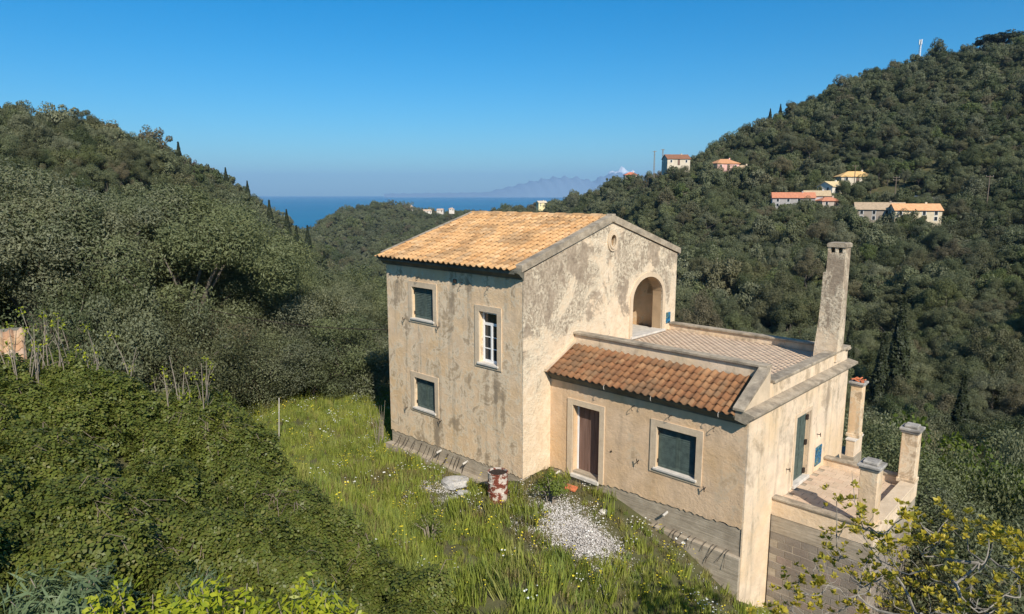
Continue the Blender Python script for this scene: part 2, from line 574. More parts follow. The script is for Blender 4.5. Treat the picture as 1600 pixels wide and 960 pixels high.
def smooth_interp(x, xs, ys):
    """monotone cubic (PCHIP) interpolation"""
    xs, ys = np.asarray(xs, float), np.asarray(ys, float)
    h = np.diff(xs)
    dl = np.diff(ys) / h
    m = np.zeros(len(xs))
    m[0], m[-1] = dl[0], dl[-1]
    for i in range(1, len(xs) - 1):
        if dl[i - 1] * dl[i] > 0:
            w1, w2 = 2 * h[i] + h[i - 1], h[i] + 2 * h[i - 1]
            m[i] = (w1 + w2) / (w1 / dl[i - 1] + w2 / dl[i])
    x = np.clip(x, xs[0], xs[-1])
    k = np.clip(np.searchsorted(xs, x) - 1, 0, len(xs) - 2)
    t = (x - xs[k]) / h[k]
    return ((2 * t**3 - 3 * t**2 + 1) * ys[k] + (t**3 - 2 * t**2 + t) * h[k] * m[k] + (-2 * t**3 + 3 * t**2) * ys[k + 1] + (t**3 - t**2) * h[k] * m[k + 1])


P_AZ, P_Z = [], []
for px, pr in sorted(PROF.items()):
    q = pix(px, 480, 1.0)
    az = math.atan2(q[0], q[1])
    ds, zs = [], []
    for d, z in pr:
        if isinstance(z, tuple):
            z = pix(px, z[1], d)[2] - CANOPY - (9.0 if d > 600 else (2.6 if d > 300 else 0.0))
        ds.append(math.log(d))
        zs.append(z)
    P_AZ.append(az)
    P_Z.append(smooth_interp(LD, ds, zs))
P_AZ = np.array(P_AZ)
P_Z = np.array(P_Z)
AZF = np.radians(np.linspace(-80, 80, 641))
G = np.array([smooth_interp(AZF, P_AZ, P_Z[:, j]) for j in range(len(LD))]).T   # (641,240)


def far_h(x, y):
    d = np.hypot(x, y)
    az = np.arctan2(x, y)
    ld = np.clip(np.log(np.maximum(d, 1e-3)), LD[0], LD[-1])
    a = np.clip((np.degrees(az) + 80) / 160 * 640, 0, 639.999)
    b = np.clip((ld - LD[0]) / (LD[-1] - LD[0]) * 239, 0, 238.999)
    i, j = a.astype(int), b.astype(int)
    s, t = a - i, b - j
    z = (G[i, j] * (1 - s) * (1 - t) + G[i + 1, j] * s * (1 - t) + G[i, j + 1] * (1 - s) * t + G[i + 1, j + 1] * s * t)
    amp = np.clip((d - 80) / 300, 0, 1) * 1.6
    z = z + amp * (np.sin(x * .043 + 1.3 * np.sin(y * .021)) + np.sin(y * .037 + x * .018 + 2) + .6 * np.sin(x * .11 + y * .07))
    # behind the camera: gentle slope up
    back = np.clip((np.abs(np.degrees(az)) - 70) / 40, 0, 1)
    return z * (1 - back) + back * (0.5 + 0.02 * d)


NEAR = []
for u_, v_, z_ in [(-9, -2, -.95), (-6.5, -.1, -.88), (-6.5, -1.2, -.75), (-4.5, -.1, -.72), (-3, -.1, -.62), (-3, -1.3, -.6), (-1, -.1, -.42), (-1, -1.5, -.55), (0, -.1, -.2), (0.1, .6, -.1),
                   (.6, 1.1, -.1), (1.5, 1.1, -.16), (2.4, 1.1, -.25), (3.2, 1.1, -.42), (4.2, 1.1, -.72), (5.2, 1.1, -1.15), (6.25, 1.1, -1.72), (6.3, 2.0, -2.2), (6.3, 2.8, -2.6), (7.5, 2.7, -3.2), (8.9, 2.7, -3.9),
                   (1.5, -.3, -.35), (3, -.2, -.62), (4.5, -.3, -1.0), (3, -2, -.75), (1, -2.4, -.62), (-2, -3, -.72), (-5, -3, -.75), (-8, -4, -.6), (5, -2, -1.35), (6.6, -.8, -1.95), (8, 0, -3.0), (10, 2, -4.6), (9.5, 5, -4.6), (9, 8, -4.5),
                   (7, 10, -4), (3, 10, -3.2), (-3, 10, -2.2), (-7, 6, -1.4), (-7, 3, -1.1), (-10, 1, -.9), (-13, 4, -1.0), (0, 14, -4.5), (8, 14, -6), (14, 8, -7), (13, 1, -6.2), (5, -5, -1.5), (8, -4, -2.9), (-12, -2, -.7), (-16, 0, -.8), (-20, 6, -1), (-5, 5, -.5), (0, 5, -.6), (3, 5, -.9)]:
    NEAR.append((*hw(u_, v_)[:2], z_))
MOUND = [(0, 592, 17.5), (120, 600, 17.5), (250, 625, 17), (340, 655, 16.8), (400, 685, 16.2), (470, 735, 15.0), (540, 795, 13.9), (620, 855, 13.0), (720, 905, 12.4), (840, 955, 11.8),
         (0, 690, 14), (150, 700, 14), (280, 740, 13.6), (400, 800, 12.8), (520, 880, 11.9), (0, 800, 11.2), (150, 820, 11.2), (300, 860, 11), (420, 920, 10.6), (0, 930, 9.2), (200, 960, 9.2), (560, 980, 10.7)]
for x_, y_, d_ in MOUND:
    q = pix(x_, y_, d_)
    NEAR.append((q[0], q[1], q[2] - 0.35))
for x_, y_, z_ in [(-22, 22, .6), (-18, 20, 1.0), (-14, 19.5, .3), (-10.5, 18.5, -.55), (-14, 24, -.5), (-20, 27, -.4), (-10, 27, -.8), (-25, 15, 2.8), (-16, 8, 3.2), (-8, 3, 3.0), (0, 3, 1.2), (0, 8, .3), (3, 9, -.6), (6, 8, -2.0), (9, 9, -3.4), (6, 3, -.8), (14, 6, -5), (0, -6, 2.0), (-12, -6, 3.6), (12, -6, -2.5), (-28, 5, 3.6), (20, 14, -8.5), (18, 22, -10.5)]:
    NEAR.append((x_, y_, z_))
NEAR = np.array(NEAR)


def tps_fit(P, reg=0.02):
    n = len(P)
    d = np.hypot(P[:, None, 0] - P[None, :, 0], P[:, None, 1] - P[None, :, 1])
    K = np.where(d > 0, d**2 * np.log(np.maximum(d, 1e-9)), 0) + reg * np.eye(n)
    A = np.zeros((n + 3, n + 3))
    A[:n, :n] = K
    A[:n, n] = A[n, :n] = 1
    A[:n, n + 1:] = P[:, :2]
    A[n + 1:, :n] = P[:, :2].T
    return np.linalg.solve(A, np.concatenate([P[:, 2], np.zeros(3)]))


TW = tps_fit(NEAR)


def near_h(x, y):
    sh = x.shape
    x, y = x.ravel(), y.ravel()
    out = np.empty(len(x))
    for s in range(0, len(x), 20000):
        a, b = x[s:s + 20000], y[s:s + 20000]
        d2 = (a[:, None] - NEAR[None, :, 0])**2 + (b[:, None] - NEAR[None, :, 1])**2
        out[s:s + 20000] = (0.5 * d2 * np.log(np.maximum(d2, 1e-12))) @ TW[:-3] + TW[-3] + TW[-2] * a + TW[-1] * b
    return out.reshape(sh)


def ground(x, y):
    x, y = np.asarray(x, float), np.asarray(y, float)
    d = np.hypot(x, y)
    t = np.clip((d - 27) / 17, 0, 1)
    t = t * t * (3 - 2 * t)
    xn, yn = np.clip(x, -50, 50), np.clip(y, -30, 50)
    zn = np.clip(near_h(xn, yn), -14, 6)
    bump = 0.05 * (np.sin(x * 2.1 + y) + np.sin(y * 2.7 - x * 1.3)) * np.clip((d - 6) / 4, 0, 1)
    return zn * (1 - t) + far_h(x, y) * t + bump * (1 - t)


def gz(x, y):
    return float(ground(np.array([x]), np.array([y]))[0])


azs = np.concatenate([np.linspace(-180, -58, 60, endpoint=False), np.linspace(-58, 58, 330, endpoint=False), np.linspace(58, 180, 60, endpoint=False)])
azs = np.radians(azs)
rs = np.concatenate([[0.5, 2, 4, 6], np.exp(np.linspace(math.log(7.5), math.log(3800), 215))])
AA, RR = np.meshgrid(azs, rs, indexing='ij')
X, Y = RR * np.sin(AA), RR * np.cos(AA)
Z = ground(X, Y)
na, nr = X.shape
idx = np.arange(na * nr).reshape(na, nr)
i2 = np.roll(idx, -1, axis=0)
fa = np.stack([idx[:, :-1], idx[:, 1:], i2[:, 1:], i2[:, :-1]], -1).reshape(-1, 4)
t = NT('hillside_soil')
v = t.coord('World')
n1 = t.noise(v, 0.6, 6, 0.6)
n2 = t.noise(v, 4, 6, 0.65)
c = t.ramp(n1, [(0.35, (0.055, 0.06, 0.022)), (0.55, (0.085, 0.085, 0.03)), (0.7, (0.13, 0.105, 0.06))])
c = t.mix(t.ramp(n2, [(0.4, 0.0), (0.7, 0.7)]), c, (0.1, 0.085, 0.05))
t.bump(n2, 0.1, 0.6)
M['soil'] = t.fin(c, 0.95)
terrain = link('hills_and_ground', npmesh('hills_and_ground', np.stack([X, Y, Z], -1).reshape(-1, 3), fa, True), M['soil'])
tag(terrain, 'wooded valley ground rising into green hills on both sides', 'hillside', kind='structure')

SEA = CAMZ - 80
t = NT('sea_water')
v = t.coord('World', scale=(1, 1, 1))
n = t.noise(v, 0.0012, 4, 0.6)
t.b.inputs['Specular IOR Level'].default_value = 0.35
t.bump(t.noise(v, 0.08, 4, 0.6), 0.6, 0.5)
M['sea'] = t.fin(t.ramp(n, [(0.35, (0.0, 0.085, 0.17)), (0.65, (0.002, 0.125, 0.22))]), 0.35)
ang = np.linspace(0, 2 * math.pi, 129)[:-1]
rr = np.array([600, 2000, 6000, 14000, 30000.])
sv = np.stack([np.outer(rr, np.cos(ang)), np.outer(rr, np.sin(ang)), np.full((5, 128), SEA)], -1).reshape(-1, 3)
sf = [(k * 128 + i, k * 128 + (i + 1) % 128, (k + 1) * 128 + (i + 1) % 128, (k + 1) * 128 + i) for k in range(4) for i in range(128)]
sea = link('sea', npmesh('sea', sv, sf), M['sea'])
tag(sea, 'deep blue sea beyond the valley mouth', 'sea', kind='structure')

# far mountains across the water
MD = 18000.0
crest = [(600, 303), (760, 301), (790, 294), (830, 284), (870, 278), (905, 279), (925, 284), (945, 275), (960, 268), (972, 263), (985, 268), (1010, 277), (1040, 272), (1100, 268), (1250, 275), (1500, 285), (1800, 302)]
cx_ = np.linspace(600, 1800, 260)
cy_ = np.interp(cx_, [c[0] for c in crest], [c[1] for c in crest])
jr = np.random.default_rng(3)
cy_ = cy_ + np.convolve(jr.normal(0, 1.0, 260), np.ones(9) / 9, 'same') * (304 - cy_) / 25
rows, mv = 14, []
for j in range(rows):
    k = j / (rows - 1)
    for x_, y_ in zip(cx_, cy_):
        p = pix(x_, y_, MD + 2500 * k)
        prof = math.sin(min(1.0, k / 0.6) * math.pi / 2) if k < 0.6 else 1 - (k - 0.6) * 1.2
        h = (pix(x_, y_, MD + 1500)[2] - SEA + 25) * prof
        mv.append((p[0], p[1], SEA - 25 + h * (1 + 0.12 * math.sin(x_ * .35 + j) * (k < .55))))
mf = [(j * 260 + i, j * 260 + i + 1, (j + 1) * 260 + i + 1, (j + 1) * 260 + i) for j in range(rows - 1) for i in range(259)]
t = NT('hazy_mountain_rock')
sep = t.n('SeparateXYZ')
t.set(sep.inputs[0], t.coord('World'))
n = t.noise(t.coord('World'), 0.004, 5)
sn = t.math('ADD', sep.outputs[2], t.math('MULTIPLY', n, 160))
c = t.mix(t.ramp(t.math('DIVIDE', sn, 1000), [(0.66, 0.0), (0.69, 1.0)]), (0.16, 0.23, 0.3), (0.8, 0.82, 0.85))  # distance haze put into the rock as blue; snow above
M['mountain'] = t.fin(c, 0.95)
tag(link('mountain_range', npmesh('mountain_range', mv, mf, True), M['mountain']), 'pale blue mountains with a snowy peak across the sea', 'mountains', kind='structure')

# ------------------------------------------------------------------ the house (x along the long front, y into depth, z up; all parts in house coordinates)
house = empty('house', tuple(HC), HA)
tag(house, 'weathered cream two-storey house with tiled gable roof and flat-roofed annexe', 'house')


def rect(a0, a1, b0, b1):
    return [(a0, b0), (a1, b0), (a1, b1), (a0, b1)]


def ragged(a0, a1, z0, z1, n=60, amp=0.035, seed=1):
    """points along a lower edge, ragged"""
    q = random.Random(seed)
    return [(a0 + (a1 - a0) * i / n, z0 + (z1 - z0) * i / n + (q.uniform(-amp, amp) if 0 < i < n else 0)) for i in range(n + 1)]


# tower walls
WIN1, WIN2, WIN3 = (-5.08, -3.98, 4.2, 5.27), (-5.06, -3.97, 1.09, 2.16), (-1.82, -1.04, 3.23, 4.83)
out = ragged(-6.5, 0, -0.08, 0.0, 90, 0.035, 2) + [(0, 5.98), (-6.5, 5.98)]
w = MB().slab([(min(p[0], -0.0405), p[1]) for p in out], [rect(*WIN1), rect(*WIN2), rect(*WIN3)], 1, 0.0, 0.35).build('wall', M['tower'], house)
w['label'] = 'front wall with grey rain stains'
arch_w = (5.5, 7.42)
ac, ah = sum(arch_w) / 2, (arch_w[1] - arch_w[0]) / 2


def arch_pts(y0, y1, spring, rise, n=18):
    c_, h_ = (y0 + y1) / 2, (y1 - y0) / 2
    return [(c_ + h_ * math.cos(a), spring + rise * (max(0, math.sin(a)) ** 0.92)) for a in np.linspace(0, math.pi, n)]


arch_hole = [(arch_w[0], 3.38), (arch_w[1], 3.38)] + arch_pts(*arch_w, 4.66, 0.8)
gout = ragged(0.35, 1.2, 0, 0, 8, .03, 3) + [(8.35, 0), (8.35, 6.15), (4.2, 7.43), (0.0, 6.12), (0.0, -0.02)]
ocul = [(4.23 + 0.15 * math.cos(a), 6.82 + 0.2 * math.sin(a)) for a in np.linspace(0, 2 * math.pi, 17)[:-1]]
MB().slab([(.36, 0), (8.0, 0), (8.0, 6.0), (4.2, 7.3), (.36, 6.0)], [arch_hole, ocul], 0, -0.4, -0.0405).build('wall_core', M['inner'], house)
w = MB().slab(gout, [arch_hole, ocul], 0, -0.04, -0.0005).build('wall', M['gable'], house)
w['label'] = 'gable wall blotched with grey flaking patches'
MB().box(-6.5, -6.15, 0.35, 8.35, -0.6, 6.0).build('wall', M['tower'], house)
MB().box(-6.15, -0.4, 8.0, 8.35, -1.5, 6.0).build('wall', M['tower'], house)
MB().slab([(0.0, 6.0), (8.35, 6.0), (8.35, 6.15), (4.2, 7.43), (0, 6.12)], [], 0, -6.5, -6.2).build('wall', M['tower'], house)
MB().box(-6.15, -0.4, 0.35, 8.0, 3.1, 3.36).build('upper_floor', M['inner'], house)
MB().box(-2.4, -2.25, 0.35, 8.0, 3.36, 6.05).build('partition', M['inner'], house)
# plinths
q = MB().box(-6.47, -0.03, 0.02, 0.35, -2.0, -0.02)
q.box(-6.47, -6.2, 0.35, 8.3, -2.5, -0.6)
q.build('plinth', M['concrete'], house)
MB().box(-6.55, -0.9, -0.22, 0.017, -1.6, -0.52).build('ledge', M['concrete'], house)
# arch lining, oculus ring
aout = [(arch_w[0] - .15, 3.38), (arch_w[0], 3.38)]
inner = arch_pts(*arch_w, 4.66, 0.8)
outer = arch_pts(arch_w[0] - .16, arch_w[1] + .16, 4.66, 0.96)
ring = [(arch_w[1], 3.385)] + inner + [(arch_w[0], 3.385), (arch_w[0] - .16, 3.385)] + list(reversed(outer)) + [(arch_w[1] + .16, 3.385)]
ap = MB().prism(ring, 0, -0.02, 0.035).build('archway', M['surround'], house)
MB().box(-0.4, 0.12, 5.36, 7.55, 3.39, 3.46).build('threshold', M['marble'], ap)
MB().box(-2.2, -0.41, 5.3, 7.6, 3.362, 3.42).build('floor', M['marble'], ap)
ro = [(4.23 + 0.27 * math.cos(a), 6.82 + 0.34 * math.sin(a)) for a in np.linspace(0, 2 * math.pi, 25)[:-1]]
ri = [(4.23 + 0.15 * math.cos(a), 6.82 + 0.2 * math.sin(a)) for a in np.linspace(0, 2 * math.pi, 25)[:-1]]
oc = MB().slab(ro, [ri], 0, -0.01, 0.045).build('oculus', M['surround'], house)
MB().slab([(4.23 + (a - 4.23) * .78, 6.82 + (b - 6.82) * .78) for a, b in ro], [ri], 0, 0.02, 0.07).build('rim', M['surround'], oc)

# cornice under the eaves
cp = [(0.0, 5.93), (-0.05, 5.93), (-0.07, 5.98), (-0.13, 6.02), (-0.2, 6.09), (-0.27, 6.13), (-0.3, 6.14), (-0.3, 6.19), (0.0, 6.28)]
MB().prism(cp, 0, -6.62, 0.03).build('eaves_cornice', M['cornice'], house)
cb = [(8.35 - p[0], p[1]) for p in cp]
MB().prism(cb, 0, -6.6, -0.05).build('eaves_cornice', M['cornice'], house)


def tile_mesh(name, w, ln, hump, lift):
    n = 9
    xs = np.linspace(-w / 2 - 0.008, w / 2 + 0.008, n)
    prof = []
    for x in xs:
        tt = (x + w / 2) / w
        prof.append(-0.012 * math.sin(math.pi * tt / 0.42) if tt < 0.42 else hump * math.sin(math.pi * min(1, (tt - 0.42) / 0.58)))
    vs, fs = [], []
    th = 0.016
    for (y, zz, tp) in ((0, lift, 1), (ln, 0, 0.93)):
        for sgn in (0, 1):
            for x, p in zip(xs, prof):
                vs.append((x * (1 if tp == 1 else 0.985), y, zz + p * tp - sgn * th))
    for i in range(n - 1):
        fs += [(i, i + 1, 2 * n + i + 1, 2 * n + i), (n + i, 3 * n + i, 3 * n + i + 1, n + i + 1), (i, n + i, n + i + 1, i + 1)]
    me = npmesh(name, vs, fs)
    me.materials.append(None)
    return me


def tile_field(parent, me, mat, x0, w, cols, eave, step, rows, pitch, indiv, seed, flip=1):
    """lays tiles from the eave up; the first `indiv` rows are single tiles, the others one joined part"""
    me.materials[0] = mat
    q = random.Random(seed)
    co = np.array([v.co[:] for v in me.vertices])
    fc = np.array([p.vertices[:] for p in me.polygons])
    jv, jf = [], []
    cp_, sp_ = math.cos(pitch), math.sin(pitch)
    for r in range(rows):
        for c_ in range(cols):
            x = x0 + (c_ + 0.5) * w + q.uniform(-.006, .006)
            s_ = r * step + q.uniform(-.012, .012)
            y, z = eave[0] + flip * s_ * cp_, eave[1] + s_ * sp_
            yaw = q.uniform(-.025, .025)
            dz = q.uniform(-.004, .008)
            if r < indiv:
                o = link('tile', me, None, parent)
                o.location = (x, y, z + dz)
                o.rotation_euler = (pitch * flip, q.uniform(-.02, .02), yaw) if flip == 1 else (pitch, 0, yaw)
            else:
                a = co.copy()
                yy, zz = a[:, 1] * cp_ - a[:, 2] * sp_, a[:, 1] * sp_ + a[:, 2] * cp_
                a = np.stack([a[:, 0] - yaw * yy + x, y + flip * yy, z + dz + zz], -1)
                jf.append(fc + len(jv) * len(co))
                jv.append(a)
    if jv:
        o = link('roof_tiling', npmesh('roof_tiling', np.concatenate(jv), np.concatenate(jf)), mat, parent)
        o['kind'] = 'stuff'


# main roof
sl = 0.302
pitch = math.atan(sl)
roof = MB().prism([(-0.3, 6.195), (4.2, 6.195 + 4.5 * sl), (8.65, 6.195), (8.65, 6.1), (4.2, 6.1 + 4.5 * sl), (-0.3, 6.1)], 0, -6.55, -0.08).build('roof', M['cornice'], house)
tm = tile_mesh('clay_tile', 0.247, 0.40, 0.06, 0.028)
tile_field(roof, tm, M['tile_main'], -6.6, 0.247, 26, (-0.4, 6.2), 0.318, 15, pitch, 5, 11)
tile_field(roof, tm, M['tile_main'], -6.6, 0.247, 26, (8.8, 6.2), 0.318, 15, pitch, 0, 12, flip=-1)
rt = MB()
for i in range(17):
    pts = [(4.2 + 0.13 * math.cos(a), 7.54 + 0.13 * math.sin(a) + 0.02 * (i % 2)) for a in np.linspace(-0.2, math.pi + 0.2, 9)]
    rt = MB().prism(pts, 0, -6.6 + i * 0.385, -6.6 + i * 0.385 + 0.41)
    rt.build('ridge_tile', M['tile_main'], roof)
# verge copings on both gables
for xa, xb in ((-0.2, 0.06), (-6.66, -6.5)):
    for s_ in (0, 1):
        Ys = (-0.12, 4.2) if s_ == 0 else (8.5, 4.2)
        z0 = 6.15
        c4 = [(Ys[0], z0 - .0), (Ys[1], z0 + 4.32 * 0.297), (Ys[1], z0 + 4.32 * 0.297 + 0.23), (Ys[0], z0 + 0.2)]
        MB().prism(c4, 0, xa, xb).build('verge_coping', M['coping'], roof)
MB().box(-0.17, 0.08, 4.1, 4.3, 7.42, 7.69, 0.02).build('apex_stone', M['coping'], roof)

# annexe walls
DOOR, AWIN, EDOOR = (0.88, 1.86, 0.09, 2.2), (3.73, 4.9, 1.06, 2.22), (4.22, 5.24, 0.36, 2.3)
out = ragged(0.0, 6.25, 0.0, 0.17, 80, .035, 5)
out = [p for p in out if not (DOOR[0] - .02 < p[0] < DOOR[1] + .02)]
k = [i for i, p in enumerate(out) if p[0] > DOOR[1]][0]
out = out[:k] + [(DOOR[0], 0.02), (DOOR[0], DOOR[3]), (DOOR[1], DOOR[3]), (DOOR[1], 0.05)] + out[k:] + [(6.25, 3.0), (0.0, 3.0)]
w = MB().slab([(min(p[0], 6.2095), p[1]) for p in out], [rect(*AWIN)], 1, 1.23, 1.55).build('wall', M['annexe'], house)
w['label'] = 'smooth cream annexe front'
eo = [(1.2299, -3.4), (2.86, -3.4), (2.86, 0.0), (8.2, 0.0), (8.2, 3.0), (1.2299, 3.0)]
MB().slab([(1.56, -3.4), (7.89, -3.4), (7.89, 2.9), (1.56, 2.9)], [rect(*EDOOR)], 0, 5.93, 6.2095).build('wall_core', M['surround'], house)
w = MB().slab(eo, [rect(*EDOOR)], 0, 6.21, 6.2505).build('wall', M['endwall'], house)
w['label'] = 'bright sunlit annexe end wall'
MB().box(0.0, 5.93, 7.9, 8.2, -3.5, 3.0).build('wall', M['annexe'], house)
MB().box(0.0, 5.92, 1.55, 7.9, 2.75, 3.3).build('roof_slab', M['concrete'], house)
MB().box(0.0, 5.9, 1.55, 7.9, -0.1, 0.06).build('ground_floor', M['concrete'], house)
MB().box(2.6, 2.75, 1.55, 7.9, 0.06, 2.75).build('partition', M['inner'], house)
MB().box(0.02, 6.22, 1.255, 1.55, -3.4, 0.14).build('plinth', M['concrete'], house)
MB().box(2.6, 6.235, 1.12, 1.253, -3.4, -0.58).build('ledge', M['concrete'], house)
MB().box(0.01, 5.93, 2.9, 7.9, -4.5, -0.1).build('foundation', M['concrete'], house)
# lean-to roof
ce = [(p[0] * 0.8 + 1.23, p[1] - 3.1) for p in cp]
MB().prism(ce, 0, 0.002, 6.2).build('eaves_cornice', M['cornice'], house)
lsl = 0.47
lp = math.atan(lsl)
lroof = MB().prism([(0.99, 3.06), (2.3, 3.06 + 1.31 * lsl), (2.3, 2.95), (1.2, 2.95)], 0, 0.003, 6.0).build('lean_to_roof', M['cornice'], house)
tl = tile_mesh('clay_tile_large', 0.228, 0.31, 0.062, 0.034)
tile_field(lroof, tl, M['tile_lean'], 0.06, 0.228, 26, (0.93, 3.07), 0.243, 6, lp, 6, 21)
MB().prism([(0.92, 3.1), (2.35, 3.78), (2.35, 3.86), (0.92, 3.18)], 0, 0.004, 0.085).build('flashing', M['surround'], lroof)
sw = [(1.0, 3.17), (2.42, 3.17), (2.42, 4.04), (2.3, 4.04), (2.22, 3.92), (1.0, 3.24)]
MB().prism(sw, 0, 5.985, 6.2).build('stepped_verge', M['surround'], lroof)
MB().prism([(0.93, 3.24), (2.24, 3.93), (2.3, 4.02), (2.3, 4.07), (2.2, 4.0), (0.93, 3.3)], 0, 5.95, 6.23).build('verge_coping', M['coping'], lroof)
# parapets round the roof terrace
terr = MB().box(0.003, 5.95, 2.3, 7.95, 3.3, 3.36).build('roof_terrace', M['paver'], house)
MB().box(0.003, 5.98, 2.34, 2.5, 3.3, 4.02).build('parapet', M['endwall'], terr)
MB().box(0.003, 6.16, 2.27, 2.57, 4.02, 4.1, 0.012).build('parapet_cap', M['coping'], terr)
MB().box(0.003, 6.2, 8.0, 8.17, 3.24, 3.56).build('parapet', M['endwall'], terr)
MB().box(0.003, 6.28, 7.94, 8.23, 3.56, 3.635, 0.012).build('parapet_cap', M['coping'], terr)
MB().box(5.99, 6.2, 2.425, 7.99, 3.24, 3.6).build('parapet', M['endwall'], terr)
MB().box(5.93, 6.26, 2.58, 8.235, 3.602, 3.68, 0.012).build('parapet_cap', M['coping'], terr)
ec = [(6.25, 2.93), (6.3, 2.95), (6.32, 3.0), (6.38, 3.05), (6.44, 3.1), (6.47, 3.11), (6.47, 3.17), (6.2, 3.235), (5.99, 3.235), (5.99, 2.99)]
ec = [(p[0], p[1]) for p in ec]
mb = MB()
n = len(ec)
mb.add([(p[0], 0.98, p[1]) for p in ec] + [(p[0], 8.36, p[1]) for p in ec], [tuple(range(n)), tuple(reversed(range(n, 2 * n)))] + [(i, i + n, (i + 1) % n + n, (i + 1) % n) for i in range(n)])
mb.build('end_cornice', M['coping'], house)
jv, jf = [], []
pv = MB().box(-.1205, .1205, -.0582, .0582, 0, .008).mesh('small_paver')
co = np.array([v_.co[:] for v_ in pv.vertices]); fc = np.array([p.vertices[:] for p in pv.polygons])
for r_ in range(46):
    for c_ in range(24):
        x, y = 0.13 + c_ * 0.245 + (r_ % 2) * .12, 2.57 + r_ * 0.119
        if x < 5.84 and y < 7.93:
            jf.append(fc + len(jv) * 8)
            jv.append(co + np.array([x, y, 3.362 + random.uniform(0, .006)]))
o = link('small_paving', npmesh('small_paving', np.concatenate(jv), np.concatenate(jf)), M['paver'], terr)
o['kind'] = 'stuff'

# chimney
cs = [(5.58, 6.26, 6.98, 7.5, 3.36), (5.6, 6.26, 6.98, 7.5, 3.8), (5.66, 6.27, 7.0, 7.48, 4.6), (5.68, 6.27, 7.0, 7.46, 5.2), (5.69, 6.27, 7.0, 7.45, 6.02), (5.77, 6.27, 7.0, 7.45, 6.03), (5.78, 6.27, 7.0, 7.45, 6.62)]
mb = MB()
vs_ = [p for s_ in cs for p in ((s_[0], s_[2], s_[4]), (s_[1], s_[2], s_[4]), (s_[1], s_[3], s_[4]), (s_[0], s_[3], s_[4]))]
mb.add(vs_, [(a * 4 + k, a * 4 + (k + 1) % 4, a * 4 + 4 + (k + 1) % 4, a * 4 + 4 + k) for a in range(len(cs) - 1) for k in range(4)] + [(3, 2, 1, 0)])
ch = mb.build('chimney', M['gable'], house)
ch['label'] = 'tall tapering chimney at the terrace corner'
q = MB()
for x0, x1 in ((5.78, 5.86), (5.98, 6.07), (6.19, 6.27)):
    q.box(x0, x1, 7.0, 7.45, 6.62, 6.78)
q.box(5.86, 6.19, 7.2, 7.26, 6.62, 6.78)
q.build('flue_piers', M['gable'], ch)
MB().prism([(5.76, 6.78), (6.3, 6.78), (6.3, 6.87), (6.25, 6.91), (5.8, 6.91), (5.75, 6.87)], 1, 6.97, 7.48).build('chimney_cap', M['coping'], ch)


# window and door fittings
def shutter_leaf(x0, x1, y, z0, z1, n):
    q = MB()
    fw_ = 0.055
    q.box(x0, x0 + fw_, y - .02, y + .02, z0, z1)
    q.box(x1 - fw_, x1, y - .02, y + .02, z0, z1)
    q.box(x0 + fw_, x1 - fw_, y - .02, y + .02, z0, z0 + fw_)
    q.box(x0 + fw_, x1 - fw_, y - .02, y + .02, z1 - fw_, z1)
    zm = z0 + (z1 - z0) * 0.5
    for i in range(n):
        z = z0 + fw_ + (z1 - z0 - 2 * fw_) * (i + 0.5) / n
        q.prism([(y - .022, z - .026), (y - .014, z - .03), (y + .016, z + .016), (y + .008, z + .02)], 0, x0 + fw_, x1 - fw_)
    return q


def window(op, yw, shut=True, fw_=0.18):
    x0, x1, z0, z1 = op
    fr = MB().slab(rect(x0 - fw_, x1 + fw_, z0 - fw_ * .7, z1 + fw_), [rect(x0 + .001, x1 - .001, z0 + .001, z1 - .001)], 1, yw - 0.03, yw + 0.02).build('window', M['surround'], house)
    MB().box(x0 - .06, x1 + .06, yw - .07, yw + .2, z0 - .05, z0 + .012, 0.008).build('sill', M['marble'], fr)
    xm = (x0 + x1) / 2
    if shut:
        for a, b in ((x0 + .01, xm - .003), (xm + .003, x1 - .01)):
            shutter_leaf(a, b, yw + .115, z0 + .016, z1 - .01, 17).build('shutter', M['shutter'], fr)
        MB().box(x0 - .02, x1 + .02, yw + .24, yw + .26, z0, z1).build('backing', M['iron'], fr)
        for zz in (z0 + .18, z1 - .2):
            MB().box(x0 + .0005, x0 + .03, yw + .06, yw + .09, zz - .05, zz + .05).build('hinge', M['iron'], fr)
    return fr


window(WIN1, 0.0)
window(WIN2, 0.0)
window(AWIN, 1.23)
# tall white casement on the upper floor
x0, x1, z0, z1 = WIN3
fr = window(WIN3, 0.0, shut=False)
q = MB()
for a, b in ((x0, x0 + .07), (x1 - .07, x1)):
    q.box(a, b, .14, .21, z0 + .012, z1)
q.box(x0 + .07, x1 - .07, .14, .21, z1 - .08, z1)
q.box(x0 + .07, x1 - .07, .14, .21, z0 + .013, z0 + .09)
q.box(x0 + .07, x1 - .07, .145, .205, z0 + 1.16, z0 + 1.24)
q.build('casement_frame', M['white'], fr)
xm = (x0 + x1) / 2
MB().box(xm - .035, xm + .035, .135, .2, z0 + .09, z0 + 1.16).build('mullion', M['white'], fr)
for zz in (z0 + .44, z0 + .8):
    for a, b in ((x0 + .07, xm - .035), (xm + .035, x1 - .07)):
        MB().box(a, b, .15, .195, zz - .014, zz + .014).build('glazing_bar', M['white'], fr)
for a, b in ((x0 + .07, xm - .035), (xm + .035, x1 - .07)):
    for c_, d_ in ((z0 + .09, z0 + .426), (z0 + .454, z0 + .786), (z0 + .814, z0 + 1.16)):
        MB().box(a, b, .17, .178, c_, d_).build('pane', M['glass'], fr)
MB().box(x0 + .07, x1 - .07, .17, .178, z0 + 1.24, z1 - .08).build('pane', M['glass'], fr)
